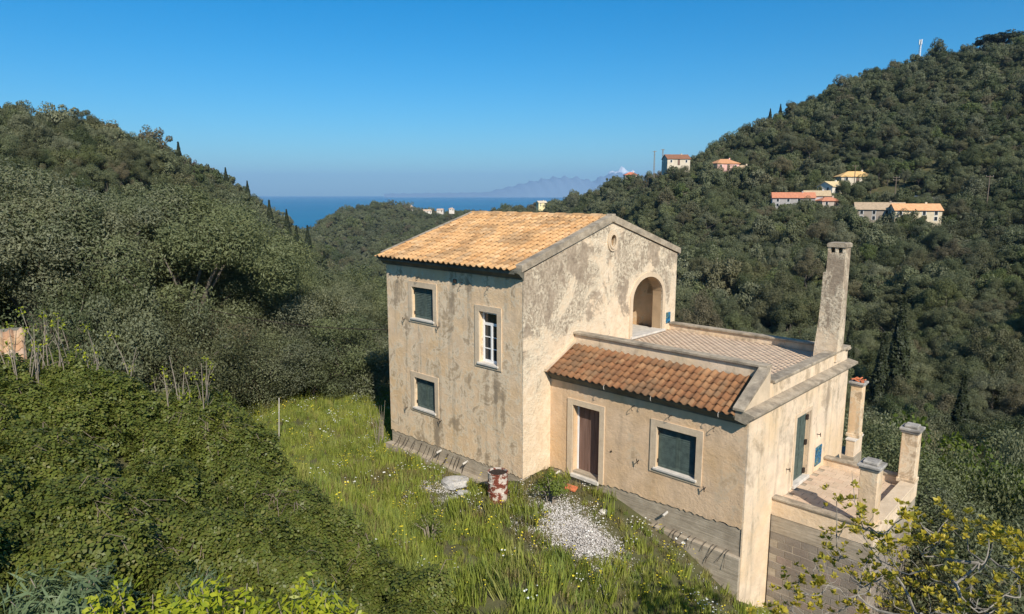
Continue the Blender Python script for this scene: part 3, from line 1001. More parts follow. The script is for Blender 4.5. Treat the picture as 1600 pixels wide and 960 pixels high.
# annexe front door
x0, x1, z0, z1 = DOOR
d0 = MB().slab([(x0 - .19, .0), (x0, .0), (x0, z1), (x1, z1), (x1, .03), (x1 + .17, .03), (x1 + .17, z1 + .17), (x0 - .19, z1 + .17)], [], 1, 1.195, 1.25).build('door', M['surround'], house)
d0['label'] = 'brown plank door in a stone surround'
MB().box(x0 - .02, x1 + .02, 1.15, 1.56, -.03, .075, .008).build('doorstep', M['marble'], d0)
MB().box(x0 + .003, x0 + .05, 1.44, 1.53, .08, z1).build('door_post', M['white'], d0)
for i in range(5):
    a = x0 + .052 + i * (x1 - x0 - .06) / 5
    MB().box(a, a + (x1 - x0 - .06) / 5 - .006, 1.47, 1.5, .08, z1 - .004, .004).build('plank', M['plank'], d0)
MB().box(x0 + .05, x1, 1.505, 1.52, .08, z1).build('backing', M['plank'], d0)
# green door of the end wall
y0, y1, z0, z1 = EDOOR
ed = MB().slab([(y0 - .1, z0), (y0, z0), (y0, z1), (y1, z1), (y1, z0), (y1 + .1, z0), (y1 + .1, z1 + .1), (y0 - .1, z1 + .1)], [], 0, 6.235, 6.27).build('door', M['surround'], house)
ed['label'] = 'dark green panelled door on the paved patio'
leaf = MB().box(6.13, 6.17, y0 + .01, y1 - .1, z0 + .02, z1 - .01)
for c_, d_ in ((z0 + .12, z0 + .75), (z0 + .87, z1 - .12)):
    leaf.box(6.165, 6.182, y0 + .12, y0 + .42, c_, d_)
    leaf.box(6.165, 6.182, y0 + .5, y1 - .2, c_, d_)
leaf.build('door_leaf', M['shutter'], ed)
MB().box(6.1, 6.14, y1 - .098, y1 + .0, z0, z1).build('jamb', M['surround'], ed)
for zz in (z0 + .15, z0 + 1.0, z1 - .2):
    MB().box(6.172, 6.23, y1 - .17, y1 - .06, zz - .07, zz + .07).build('hinge', M['iron'], ed)
MB().box(6.1, 6.33, y0 - .05, y1 + .05, .28, .372, .006).build('doorstep', M['marble'], ed)
MB().box(6.25, 6.275, 5.84, 6.3, .42, 1.0, .004).build('meter_plate', M['bluebox'], house)['label'] = 'blue and green meter plate beside the green door'
MB().box(0.002, .035, 7.72, 7.98, 3.62, 4.02, .004).build('meter_plate', M['bluebox'], house)['label'] = 'blue sprayed box beside the arch'


# iron fittings
def hook(p, d):
    q = MB()
    q.tube([p, p + d * .1, p + d * .14 + Vector((0, 0, -.03)), p + d * .14 + Vector((0, 0, -.09)), p + d * .08 + Vector((0, 0, -.12))], .009, 5)
    return q


for x in (-5.7, -4.7, -2.55, -1.35):
    hook(Vector((x, 0, 5.62)), Vector((0, -1, 0))).build('gutter_bracket', M['iron'], house)
for x in (3.0, 4.15, 5.4):
    hook(Vector((x, 1.23, 2.62)), Vector((0, -1, 0))).build('gutter_bracket', M['iron'], house)
for x in (2.2, 3.7, 5.6):
    hook(Vector((x, 0.95, 3.1)), Vector((0, -.4, 0))).build('gutter_bracket', M['pvc'], house)
for x, y, z in ((-5.5, 0, 4.12), (-3.7, 0, 4.1), (-5.5, 0, .98), (-3.68, 0, .93), (3.2, 1.23, 1.12), (5.2, 1.23, .95)):
    MB().tube([(x, y, z), (x + .02, y - .1, z - .02)], .012, 5).tube([(x - .02, y - .1, z + .06), (x + .03, y - .11, z - .08)], .012, 5).build('shutter_catch', M['iron'], house)
for y, z in ((3.7, 1.0), (5.85, 1.42)):
    MB().tube([(6.25, y, z), (6.36, y, z)], .012, 5).tube([(6.36, y - .02, z + .06), (6.36, y + .01, z - .06)], .012, 5).build('shutter_catch', M['iron'], house)
MB().box(-2.95, -2.83, -.06, .01, 5.58, 5.7, .01).build('junction_box', M['iron'], house)
MB().tube([(2.28, 1.24, 1.12), (2.28, 1.205, 1.12)], .025, 8).build('bell_push', M['iron'], house)
for x, y, z in ((-3.75, .03, -.14), (-2.45, .03, -.16), (4.12, 1.27, -.1), (.36, 1.27, -.05)):
    MB().tube([(x, y, z), (x - .02, y - .2, z - .05)], .035, 10).build('drain_spout', M['pvc'], house)
q = random.Random(4)
for i in range(26):
    x = -6.3 + i * 0.155 + q.uniform(-.09, .09)
    if q.random() < .25:
        continue
    MB().tube([(x, -.2 - q.uniform(0, .05), -.54), (x + q.uniform(-.03, .1), -.1, -.35), (x + q.uniform(.0, .16), -.015, -.14)], .008, 4).build('rebar', M['iron'], house)
for i in range(12):
    x = 3.9 + i * 0.19 + q.uniform(-.09, .09)
    MB().tube([(x, 1.24, -.5), (x - .04, 1.11, -.57), (x - q.uniform(.0, .22), 1.06, -q.uniform(.68, 1.0))], .007, 4).build('rebar', M['iron'], house)

# paved patio on its block base
PX0, PX1, PY0, PY1 = 6.252, 8.72, 2.9, 6.78
patio = MB().box(PX0, PX1 - .02, PY0 + .02, PY1 - .02, -.1, .235).build('patio', M['concrete'], house)
q = random.Random(9)
pm = MB().box(-.165, .165, -.108, .108, 0, .02, .004).mesh('patio_paver')
pm.materials.append(M['paver'])
pw = MB().box(-.108, .108, -.165, .165, 0, .02, .004).mesh('patio_paver_cross')
pw.materials.append(M['paver'])
y = PY0 + .28
r_ = 0
while y < PY1 - .2:
    x = PX0 + .12 + (r_ % 2) * .17
    while x < PX1 - .34:
        o = link('paver', pm, None, patio)
        o.location = (x + .06, y, .237 + q.uniform(0, .006))
        o.rotation_euler = (0, 0, q.uniform(-.015, .015))
        x += .342
    y += .226
    r_ += 1
MB().box(PX0, PX1, PY0, PY0 + .17, -.02, .42).build('parapet', M['endwall'], patio)
MB().box(PX0, PX1 - .43, PY0 - .04, PY0 + .21, .42, .48, .01).build('parapet_cap', M['coping'], patio)
MB().box(PX0, PX1, PY1 - .17, PY1, -.02, .45).build('parapet', M['endwall'], patio)
MB().box(PX0, PX1 - .43, PY1 - .21, PY1 + .04, .45, .51, .01).build('parapet_cap', M['coping'], patio)
MB().box(PX1 - .28, PX1, PY0 + .17, PY1 - .17, -.02, .42).build('parapet', M['endwall'], patio)
MB().box(PX1 - .33, PX1 + .05, PY0 + .46, PY1 - .46, .42, .49, .01).build('parapet_cap', M['surround'], patio)
MB().box(PX0, PX1 - .005, PY0 + .012, PY0 + .3, -.5, -.022).build('ring_beam', M['concrete'], patio)
MB().box(PX1 - .3, PX1 - .012, PY0 + .3, PY1 - .02, -.5, -.022).build('ring_beam', M['concrete'], patio)
MB().box(PX0, PX1 - .026, PY0 + .025, PY1 - .05, -6.5, -.51).build('mortar_core', M['concrete'], patio)
bmesh_b = MB().box(-.198, .198, -.03, .03, -.098, .098, .008).mesh('concrete_block')
bmesh_b.materials.append(M['block'])
for r_ in range(20):
    z = -.61 - r_ * .204
    for c_ in range(7):
        x = PX0 + .2 + c_ * .404 - (r_ % 2) * .2
        if PX0 + .1 < x < PX1 - .1:
            o = link('block', bmesh_b, None, patio)
            o.location = (x, PY0 + .048 + q.uniform(-.006, .004), z)
            o.rotation_euler = (0, 0, q.uniform(-.015, .015))
    for c_ in range(9):
        y = PY0 + .3 + c_ * .404 + (r_ % 2) * .2
        if y < PY1 - .2:
            o = link('block', bmesh_b, None, patio)
            o.location = (PX1 - .048, y, z)
            o.rotation_euler = (0, 0, math.pi / 2 + q.uniform(-.015, .015))


def pillar(cx_, cy_, z0, z1, w, name_mat, parent, cap=True):
    h = w / 2
    p = MB().box(cx_ - h, cx_ + h, cy_ - h, cy_ + h, z0, z1, .012).build('pillar', name_mat, parent)
    q = MB()
    q.box(cx_ - h - .03, cx_ + h + .03, cy_ - h - .03, cy_ + h + .03, z1, z1 + .06, .01)
    q.box(cx_ - h - .065, cx_ + h + .065, cy_ - h - .065, cy_ + h + .065, z1 + .061, z1 + .13, .012)
    MB().box(cx_ - h - .03, cx_ + h + .03, cy_ - h - .03, cy_ + h + .03, z0, z0 + .12, .01).build('pillar_base', name_mat, p)
    q.build('pillar_cap', M['cap'], p)
    if cap:
        q = MB().box(cx_ - h + .03, cx_ + h - .03, cy_ - h + .03, cy_ + h - .03, z1 + .131, z1 + .21, .02)
        q.build('mortar_pad', M['cap'], p)
    return p


pillar(8.5, 3.08, .42, 1.86, .40, M['tower'], house)['label'] = 'nearer patio pillar with square stone cap'
pillar(8.5, 6.6, .42, 1.86, .40, M['tower'], house)['label'] = 'farther patio pillar with square stone cap'
# rear balcony with its pillar
bal = MB().box(5.0, 6.62, 8.2, 9.0, -.2, .12).build('balcony', M['concrete'], house)
MB().box(6.36, 6.6, 8.22, 9.0, .12, .62).build('parapet', M['endwall'], bal)
MB().box(6.33, 6.63, 8.2, 9.04, .62, .68, .01).build('parapet_cap', M['marble'], bal)
lp_ = pillar(6.46, 8.62, .68, 2.36, .34, M['tower'], house, cap=False)
lp_['label'] = 'rear balcony pillar topped with broken tiles'
for i in range(9):
    o = link('broken_tile', MB().box(-.07, .07, -.045, .045, 0, .035, .006).mesh('broken_tile'), M['brick'], lp_)
    o.location = (6.34 + .12 * (i % 3) + q.uniform(-.03, .03), 8.5 + .12 * (i // 3) + q.uniform(-.03, .03), 2.495 + q.uniform(0, .05))
    o.rotation_euler = (q.uniform(-.5, .5), q.uniform(-.5, .5), q.uniform(0, 3))

# ------------------------------------------------------------------ things round the house
dp = hw(-.2, -.85)
drum = empty('oil_drum', (dp[0], dp[1], gz(dp[0], dp[1]) - .04), .4)
tag(drum, 'rusty red oil drum with peeling white paint by the house corner', 'oil drum')
prof = [(.0, 0), (.285, 0), (.295, .02), (.285, .04), (.285, .27), (.3, .285), (.3, .3), (.285, .315), (.285, .56), (.3, .575), (.3, .59), (.285, .605), (.285, .84), (.297, .86), (.297, .88), (.27, .88), (.27, .83)]
nseg = 28
vs_ = [(r_ * math.cos(2 * math.pi * k / nseg), r_ * math.sin(2 * math.pi * k / nseg), z) for r_, z in prof[1:] for k in range(nseg)]
fs_ = [(a * nseg + k, a * nseg + (k + 1) % nseg, (a + 1) * nseg + (k + 1) % nseg, (a + 1) * nseg + k) for a in range(len(prof) - 2) for k in range(nseg)]
MB().add(vs_, fs_).build('drum_shell', M['drum'], drum, smooth=False)
MB().prism([(.268 * math.cos(a), .268 * math.sin(a)) for a in np.linspace(0, 2 * math.pi, 25)[:-1]], 2, .80, .83).build('lid', M['iron'], drum)


def rock(name, u_, v_, r_, flat, seed, mat, label, cat, group=None, sink=.3):
    p = hw(u_, v_)
    bm = bmesh.new()
    bmesh.ops.create_icosphere(bm, subdivisions=3, radius=1)
    q = random.Random(seed)
    ph = [q.uniform(0, 6) for _ in range(6)]
    for v_ in bm.verts:
        c_ = v_.co
        k = 1 + .16 * math.sin(3 * c_.x + ph[0]) + .14 * math.sin(4 * c_.y + ph[1]) + .1 * math.sin(7 * c_.z + 5 * c_.x + ph[2]) + .05 * math.sin(13 * c_.y + 9 * c_.x + ph[3])
        v_.co = Vector((c_.x * r_ * k * 1.25, c_.y * r_ * k * .85, c_.z * r_ * flat * k))
    me = bpy.data.meshes.new(name)
    bm.to_mesh(me)
    bm.free()
    o = link(name, me, mat)
    o.location = (p[0], p[1], gz(p[0], p[1]) + r_ * flat * (1 - sink) * .4)
    o.rotation_euler = (0, 0, q.uniform(0, 3))
    return tag(o, label, cat, group)


M['rock'] = stone('grey_rock', (0.36, 0.34, 0.31), (0.6, 0.57, 0.53), .35, 6, .03)
rock('boulder', -2.15, -.75, .42, .4, 1, M['rock'], 'large pale grey boulder left of the rusty drum', 'boulder')
rock('flat_stone', -1.35, -1.1, .22, .25, 2, M['rock'], 'flat grey stone between the boulder and the rusty drum', 'stone')
rock('white_stone', 2.55, .55, .12, .7, 3, M['marble'], 'small white stone in the weeds below the plank door', 'stone')
o = tag(MB().box(-.17, .17, -.12, .12, 0, .06, .008).build('clay_slab', M['brick']), 'orange clay slab lying beside the doorstep', 'clay slab')
p = hw(1.25, .72)
o.location = (p[0], p[1], gz(p[0], p[1]) + .06)
o.rotation_euler = (.12, .1, HA + .3)
# white gravel
gp = []
for (u_, v_, su, sv_, n_) in ((2.9, -.75, .5, .4, 6500), (1.75, -.35, .8, .38, 3500), (2.1, -1.0, .8, .35, 3500), (3.5, -1.2, .45, .4, 900), (-1.9, -1.5, .8, .35, 2200), (5.0, .8, 1.2, .09, 160)):
    uu, vv = rng.normal(u_, su, n_), rng.normal(v_, sv_, n_)
    P = np.array([hw(a, b) for a, b in zip(uu, vv)])
    hh = (np.exp(-(((uu - 2.9) / .6)**2 + ((vv + .75) / .5)**2)) * .22)
    P[:, 2] = ground(P[:, 0], P[:, 1]) + hh * rng.uniform(.3, 1, n_)
    gp.append(P)
gp = np.concatenate(gp)
oc8 = np.array([(1, 0, 0), (0, 1, 0), (-1, 0, 0), (0, -1, 0), (0, 0, 1), (0, 0, -1.)])
of8 = np.array([(0, 1, 4), (1, 2, 4), (2, 3, 4), (3, 0, 4), (1, 0, 5), (2, 1, 5), (3, 2, 5), (0, 3, 5)])
sz = rng.uniform(.007, .022, (len(gp), 1, 1))
gv = gp[:, None, :] + oc8[None] * sz * rng.uniform(.6, 1.4, (len(gp), 6, 3))
gf = of8[None] + (np.arange(len(gp)) * 6)[:, None, None]
t = NT('white_gravel')
M['gravel'] = t.fin(t.ramp(t.rand(), [(0.1, (0.25, 0.22, 0.19)), (0.5, (0.5, 0.46, 0.42)), (0.9, (0.7, 0.66, 0.61))]), .9)
tag(link('gravel', npmesh('gravel', gv.reshape(-1, 3), gf.reshape(-1, 3)), M['gravel']), 'spilled heap of white gravel in front of the annexe', 'gravel', kind='stuff')

# ------------------------------------------------------------------ foliage building blocks
M['olive'] = leafmat('olive_leaves', [(0.135, 0.152, 0.084), (0.165, 0.178, 0.108), (0.115, 0.134, 0.07), (0.185, 0.192, 0.13), (0.145, 0.164, 0.082)], .22)
M['wood'] = leafmat('mixed_wood_leaves', [(0.112, 0.122, 0.066), (0.072, 0.094, 0.04), (0.14, 0.132, 0.08), (0.06, 0.08, 0.033), (0.15, 0.13, 0.085), (0.11, 0.142, 0.048), (0.13, 0.136, 0.092), (0.095, 0.11, 0.054)], .18)
M['cypress'] = leafmat('cypress_leaves', [(0.03, 0.04, 0.018), (0.038, 0.048, 0.022)], .08)
M['fresh'] = leafmat('fresh_leaves', [(0.13, 0.17, 0.03), (0.1, 0.14, 0.03)], .3)
M['judas'] = leafmat('pink_blossom', [(0.14, 0.075, 0.095), (0.12, 0.075, 0.08)], .2)
M['bramble'] = leafmat('bramble_leaves', [(0.125, 0.155, 0.034), (0.16, 0.185, 0.042), (0.09, 0.122, 0.028), (0.185, 0.18, 0.055), (0.14, 0.168, 0.034)], .28, .45, .15, island=True)
M['lime'] = leafmat('lime_green_leaves', [(0.36, 0.4, 0.03), (0.43, 0.44, 0.04), (0.3, 0.36, 0.03)], .4, .4, .2, island=True)
M['fig'] = leafmat('yellow_fig_leaves', [(0.5, 0.4, 0.05), (0.42, 0.37, 0.05), (0.56, 0.44, 0.07), (0.28, 0.27, 0.05)], .35, .5, .2, island=True)
M['grass'] = leafmat('grass_blades', [(0.27, 0.32, 0.06), (0.33, 0.36, 0.08), (0.28, 0.33, 0.065), (0.35, 0.34, 0.11), (0.24, 0.3, 0.08)], .35, .6, .12)
M['dry'] = leafmat('dry_weeds', [(0.3, 0.25, 0.12), (0.25, 0.2, 0.1), (0.22, 0.21, 0.07)], .3, .7, .12)
M['thistle'] = leafmat('blue_green_thistle', [(0.14, 0.19, 0.1), (0.12, 0.17, 0.09)], .25, .5, .12)
M['petal_y'] = simple('yellow_petals', (0.75, 0.6, 0.04), .7, .15)
M['petal_w'] = simple('white_petals', (0.75, 0.74, 0.66), .7, .1)


def leaves_np(P, Nrm, ln, wd, r, curl=0.0):
    """rhombic leaves at P facing roughly Nrm -> verts, quads"""
    n = len(P)
    Nrm = Nrm / np.maximum(np.linalg.norm(Nrm, axis=1, keepdims=True), 1e-6)
    a = r.normal(size=(n, 3))
    a -= (a * Nrm).sum(1, keepdims=True) * Nrm
    a /= np.maximum(np.linalg.norm(a, axis=1, keepdims=True), 1e-6)
    b = np.cross(Nrm, a)
    L_ = (ln * r.uniform(.6, 1.35, n))[:, None]
    W_ = (wd * r.uniform(.7, 1.3, n))[:, None]
    v = np.stack([P - a * L_ * .5, P + b * W_ * .5 + Nrm * curl * W_, P + a * L_ * .5, P - b * W_ * .5 + Nrm * curl * W_], 1)
    return v.reshape(-1, 3), np.arange(4 * n).reshape(n, 4)


def crown_points(r, rx, rz, clumps, per, cr, zc, hollow=.5, flat=1.0):
    """clumped points through an uneven crown volume"""
    c = []
    lob = r.uniform(0, 6.28, 4)
    while len(c) < clumps:
        d = r.normal(size=3)
        d /= np.linalg.norm(d)
        if d[2] < -.55:
            continue
        k = r.uniform(hollow, 1.0) ** .6
        th = math.atan2(d[1], d[0])
        k *= 1 + .2 * math.sin(2 * th + lob[0]) + .14 * math.sin(3 * th + lob[1]) + .14 * math.sin(4 * d[2] + lob[2])
        c.append((d[0] * rx * k, d[1] * rx * k, zc + d[2] * rz * k))
    c = np.array(c)
    n = clumps * per
    ci = np.repeat(np.arange(clumps), per)
    off = r.normal(size=(n, 3))
    off /= np.linalg.norm(off, axis=1, keepdims=True)
    rad = cr * r.uniform(.35, 1.0, n) ** .5 * np.repeat(r.uniform(.6, 1.35, clumps), per)
    P = c[ci] + off * rad[:, None] * np.array([1, 1, flat])
    Nn = off * .8 + (P - np.array([0, 0, zc])) / rx * .35 + r.normal(size=(n, 3)) * .55
    return P, Nn, c


def crown_mesh(name, seed, rx, rz, clumps, per, cr, zc, ln, wd, mat, hollow=.5, flat=.8):
    r = np.random.default_rng(seed)
    P, Nn, c = crown_points(r, rx, rz, clumps, per, cr, zc, hollow, flat)
    v, f = leaves_np(P, Nn, ln, wd, r, .12)
    me = npmesh(name, v, f)
    me.materials.append(mat)
    return me, c


def trunk_mesh(name, seed, h, r0, tips, mat, lean=.1, nl=7, seg=7):
    q = random.Random(seed)
    mb = MB()
    p1 = Vector((q.uniform(-lean, lean) * h, q.uniform(-lean, lean) * h, h * .38))
    mb.tube([(0, 0, -.8), (0, 0, 0.05), p1 * .5 + Vector((q.uniform(-.1, .1), q.uniform(-.1, .1), 0)), p1], [r0 * 1.35, r0 * 1.15, r0 * .9, r0 * .75], seg)
    tips = list(tips)
    q.shuffle(tips)
    for tp in tips[:nl]:
        tp = Vector(tp)
        m = p1.lerp(tp, .5) + Vector((q.uniform(-.3, .3), q.uniform(-.3, .3), q.uniform(-.1, .35)))
        mb.tube([p1 - Vector((0, 0, .1)), p1.lerp(m, .5), m, tp], [r0 * .55, r0 * .42, r0 * .25, r0 * .07], 5)
    me = mb.mesh(name, recalc=False, smooth=True)
    me.materials.append(mat)
    return me


def thing_tree(name, trunk, crown, loc, rz, sc, label, cat, group, sz=1.0):
    e = empty(name, loc, rz)
    e.scale = (sc, sc, sc * sz)
    link('trunk', trunk, None, e)
    link('crown', crown, None, e)
    return tag(e, label, cat, group)


def gn_scatter(name, pts, rot, scl, idx, sources, mat=None):
    """ONE object whose points carry copies of the source meshes"""
    me = bpy.data.meshes.new(name)
    me.vertices.add(len(pts))
    me.vertices.foreach_set('co', np.asarray(pts, np.float32).ravel())
    for nm, typ, arr in (('rot', 'FLOAT_VECTOR', rot), ('scl', 'FLOAT_VECTOR', scl)):
        a = me.attributes.new(nm, typ, 'POINT')
        a.data.foreach_set('vector', np.asarray(arr, np.float32).ravel())
    a = me.attributes.new('idx', 'INT', 'POINT')
    a.data.foreach_set('value', np.asarray(idx, np.int32))
    o = link(name, me)
    ng = bpy.data.node_groups.new(name + '_scatter', 'GeometryNodeTree')
    ng.interface.new_socket('Geometry', in_out='INPUT', socket_type='NodeSocketGeometry')
    ng.interface.new_socket('Geometry', in_out='OUTPUT', socket_type='NodeSocketGeometry')
    gi, go = ng.nodes.new('NodeGroupInput'), ng.nodes.new('NodeGroupOutput')
    jn = ng.nodes.new('GeometryNodeJoinGeometry')

    def attr(nm, typ):
        nd = ng.nodes.new('GeometryNodeInputNamedAttribute')
        nd.data_type = typ
        nd.inputs['Name'].default_value = nm
        return [s for s in nd.outputs if s.enabled][0]
    ra, sa, ia = attr('rot', 'FLOAT_VECTOR'), attr('scl', 'FLOAT_VECTOR'), attr('idx', 'INT')
    for k, src in enumerate(sources):
        so = bpy.data.objects.new(src.name + '_shape', src)     # shape only, never placed by itself
        oi = ng.nodes.new('GeometryNodeObjectInfo')
        oi.inputs['Object'].default_value = so
        cmp_ = ng.nodes.new('FunctionNodeCompare')
        cmp_.data_type = 'INT'
        cmp_.operation = 'EQUAL'
        ii = [s for s in cmp_.inputs if s.type == 'INT']
        ng.links.new(ia, ii[0])
        ii[1].default_value = k
        ip = ng.nodes.new('GeometryNodeInstanceOnPoints')
        ng.links.new(gi.outputs[0], ip.inputs['Points'])
        ng.links.new(cmp_.outputs[0], ip.inputs['Selection'])
        ng.links.new(oi.outputs['Geometry'], ip.inputs['Instance'])
        er = ng.nodes.new('FunctionNodeEulerToRotation')
        ng.links.new(ra, er.inputs[0])
        ng.links.new(er.outputs[0], ip.inputs['Rotation'])
        ng.links.new(sa, ip.inputs['Scale'])
        ng.links.new(ip.outputs[0], jn.inputs[0])
    ng.links.new(jn.outputs[0], go.inputs[0])
    md = o.modifiers.new('scatter', 'NODES')
    md.node_group = ng
    return o


def zrot(n, r, tilt=0.08):
    return np.stack([r.normal(0, tilt, n), r.normal(0, tilt, n), r.uniform(0, 6.283, n)], -1)


# ------------------------------------------------------------------ tree kinds
NEAR_OLIVE = []
for s in range(4):
    cm, cc = crown_mesh('olive_crown', 100 + s, 3.7, 3.3, 72, 700, .95, 5.6, .14, .05, M['olive'], .35)
    NEAR_OLIVE.append((trunk_mesh('olive_trunk', 200 + s, 6.0, .3, cc, M['bark'], .12, 14), cm))
MIDT = []
for s in range(7):
    cm, cc = crown_mesh('wood_crown', 300 + s, 2.9, 2.5, 34, 480, .95, 4.2, .17, .09, M['wood' if s % 3 else 'olive'], .4)
    MIDT.append((trunk_mesh('wood_trunk', 320 + s, 4.4, .2, cc, M['bark'], .12, 7, 5), cm))
FART = []
for s in range(7):
    cm, cc = crown_mesh('far_crown', 400 + s, 2.9, 2.6, 25, 125, 1.05, 3.9, .38, .24, M['wood' if s % 3 else 'olive'], .45)
    FART.append(cm)


def cypress_mesh(name, seed, h, r0, n, ln):
    r = np.random.default_rng(seed)
    z = r.uniform(0, 1, n) ** .8
    prof = np.sin(np.clip(z * 1.0, 0, 1) ** .55 * math.pi) * .8 + .2 * (1 - z)
    th = r.uniform(0, 6.283, n)
    lump = 1 + .14 * np.sin(5 * th + z * 21) + .1 * np.sin(3 * th - z * 37)
    rad = r0 * prof * r.uniform(.55, 1, n) ** .5 * lump
    P = np.stack([rad * np.cos(th), rad * np.sin(th), .4 + z * h], -1)
    Nn = np.stack([np.cos(th), np.sin(th), .3 + 0 * z], -1) + r.normal(size=(n, 3)) * .5
    v, f = leaves_np(P, Nn, ln, ln * .4, r, .1)
    me = npmesh(name, v, f)
    me.materials.append(M['cypress'])
    return me


CYP = [cypress_mesh('cypress_crown', 500 + s, 11.0, .95, 4200, .42) for s in range(3)]
CYT = MB().tube([(0, 0, -.8), (0, 0, 2), (0, 0, 8)], [.2, .16, .05], 6).mesh('cypress_trunk')
CYT.materials.append(M['bark'])

# ------------------------------------------------------------------ houses across the valley (positions first, so the wood leaves room for them)
HH = [  # name, px, py(base), dist, width, depth, wall h, yaw, roof kind, roof colour, wall colour, label
    ('hillside_house', 1056, 257, 352, 11.5, 8.0, 2.5, .35, 'gable', (0.25, 0.12, 0.07), (0.58, 0.5, 0.38), 'cream house with dark gable roof on the ridge beside lattice poles'),
    ('hillside_house', 1131, 265, 338, 11.0, 8.0, 2.45, .5, 'hip', (0.55, 0.27, 0.13), (0.68, 0.4, 0.34), 'pink house with orange hipped roof below the wooded ridge'),
    ('hillside_house', 1160, 269, 335, 7.0, 6.0, 1.36, .4, 'hip', (0.42, 0.3, 0.18), (0.5, 0.42, 0.32), 'low tan-roofed outbuilding right of the pink house'),
    ('hillside_house', 1238, 322, 284, 15.0, 7.0, 3.13, .1, 'gable', (0.55, 0.22, 0.12), (0.36, 0.33, 0.31), 'long grey terraced house with red roof in the hamlet'),
    ('hillside_house', 1275, 318, 287, 9.0, 7.0, 2.86, .1, 'gable', (0.5, 0.37, 0.22), (0.48, 0.45, 0.43), 'grey house with pale tan roof joined to the red-roofed row'),
    ('hillside_house', 1299, 300, 297, 8.0, 7.0, 2.04, .9, 'gable', (0.6, 0.46, 0.25), (0.66, 0.6, 0.5), 'small cream gabled house with yellowish roof above the grey row'),
    ('hillside_house', 1293, 322, 283, 7.0, 5.0, 1.77, .5, 'hip', (0.5, 0.21, 0.12), (0.42, 0.34, 0.28), 'low red-roofed shed at the right end of the hamlet row'),
    ('hillside_house', 1334, 284, 309, 12.5, 8.0, 1.77, .35, 'hip', (0.68, 0.42, 0.17), (0.6, 0.52, 0.4), 'white bungalow with bright orange-yellow hipped roof above the hamlet'),
    ('hillside_house', 1372, 342, 257, 14.5, 8.0, 3.13, .12, 'gable', (0.42, 0.31, 0.2), (0.3, 0.25, 0.2), 'stone house with tan roof left of the orange-roofed one'),
    ('hillside_house', 1428, 343, 254, 13.5, 7.0, 2.99, .3, 'gable', (0.68, 0.35, 0.17), (0.6, 0.5, 0.35), 'cream house with orange roof right of the stone house'),
    ('hillside_house', 1568, 105, 480, 18.0, 9.0, 2.04, .25, 'hip', (0.6, 0.45, 0.28), (0.6, 0.52, 0.42), 'cream villa near the hilltop below the umbrella pine'),
    ('hillside_house', 985, 279, 462, 8.0, 7.0, 2.04, .2, 'hip', (0.55, 0.18, 0.1), (0.7, 0.55, 0.45), 'small red-roofed house on the ridge left of the lattice poles'),
    ('hillside_house', 846, 322, 655, 8.6, 6.5, 2.94, .4, 'gable', (0.6, 0.5, 0.36), (0.78, 0.66, 0.36), 'yellow house on the ridge behind the main roof'),
    ('hillside_house', 606, 324, 985, 8.6, 6.5, 2.45, .2, 'hip', (0.5, 0.36, 0.26), (0.62, 0.56, 0.48), 'leftmost white house on the far coastal ridge'),
    ('hillside_house', 640, 325, 1000, 9.4, 6.5, 1.96, .1, 'hip', (0.52, 0.38, 0.28), (0.6, 0.54, 0.46), 'low white house on the far ridge beside the sea'),
    ('hillside_house', 667, 333, 990, 12.2, 7.2, 2.94, .3, 'gable', (0.52, 0.38, 0.27), (0.64, 0.58, 0.5), 'largest white house on the far coastal ridge'),
    ('hillside_house', 688, 331, 1000, 9.4, 6.5, 2.45, -.2, 'gable', (0.5, 0.36, 0.26), (0.62, 0.55, 0.47), 'white house between the largest and the rightmost on the far ridge'),
    ('hillside_house', 705, 329, 1010, 7.9, 6.5, 1.96, .2, 'hip', (0.5, 0.36, 0.26), (0.62, 0.56, 0.48), 'rightmost white house on the far coastal ridge'),
]
ROAD = [(1378, 306, 300), (1395, 308, 296), (1412, 309.5, 292), (1430, 311.5, 287), (1458, 314.5, 282)]
CLEAR = []   # x, y, radius
for hN in HH:
    p = pix(hN[1], hN[2], hN[3])
    w_ = hN[4]
    CLEAR.append((p[0], p[1], w_ * .58))
for x_, y_, d_ in ROAD:
    for k in (0, 4):
        p = pix(x_, y_, d_ - k)
        CLEAR.append((p[0], p[1], 4.0))
CLEAR = np.array(CLEAR)
CYPS = [  # px, py top, dist, height
    (24, 185, 215, 15), (93, 215, 225, 12), (278, 222, 330, 9), (216, 238, 255, 10), (386, 283, 395, 8), (352, 262, 380, 7), (420, 310, 360, 11), (447, 322, 380, 9), (462, 340, 350, 10), (480, 352, 370, 11), (505, 368, 330, 8), (378, 330, 300, 9),
    (1413, 462, 118, 15.5), (1382, 522, 112, 11), (1508, 588, 92, 8), (1204, 170, 440, 8), (1220, 163, 455, 9), (1322, 155, 420, 13), (1340, 165, 415, 12), (1404, 138, 440, 12), (1362, 150, 430, 11), (1102, 505, 150, 9), (1300, 300, 330, 7), (1330, 505, 135, 9)]
cyp_xy = []
cq = random.Random(5)
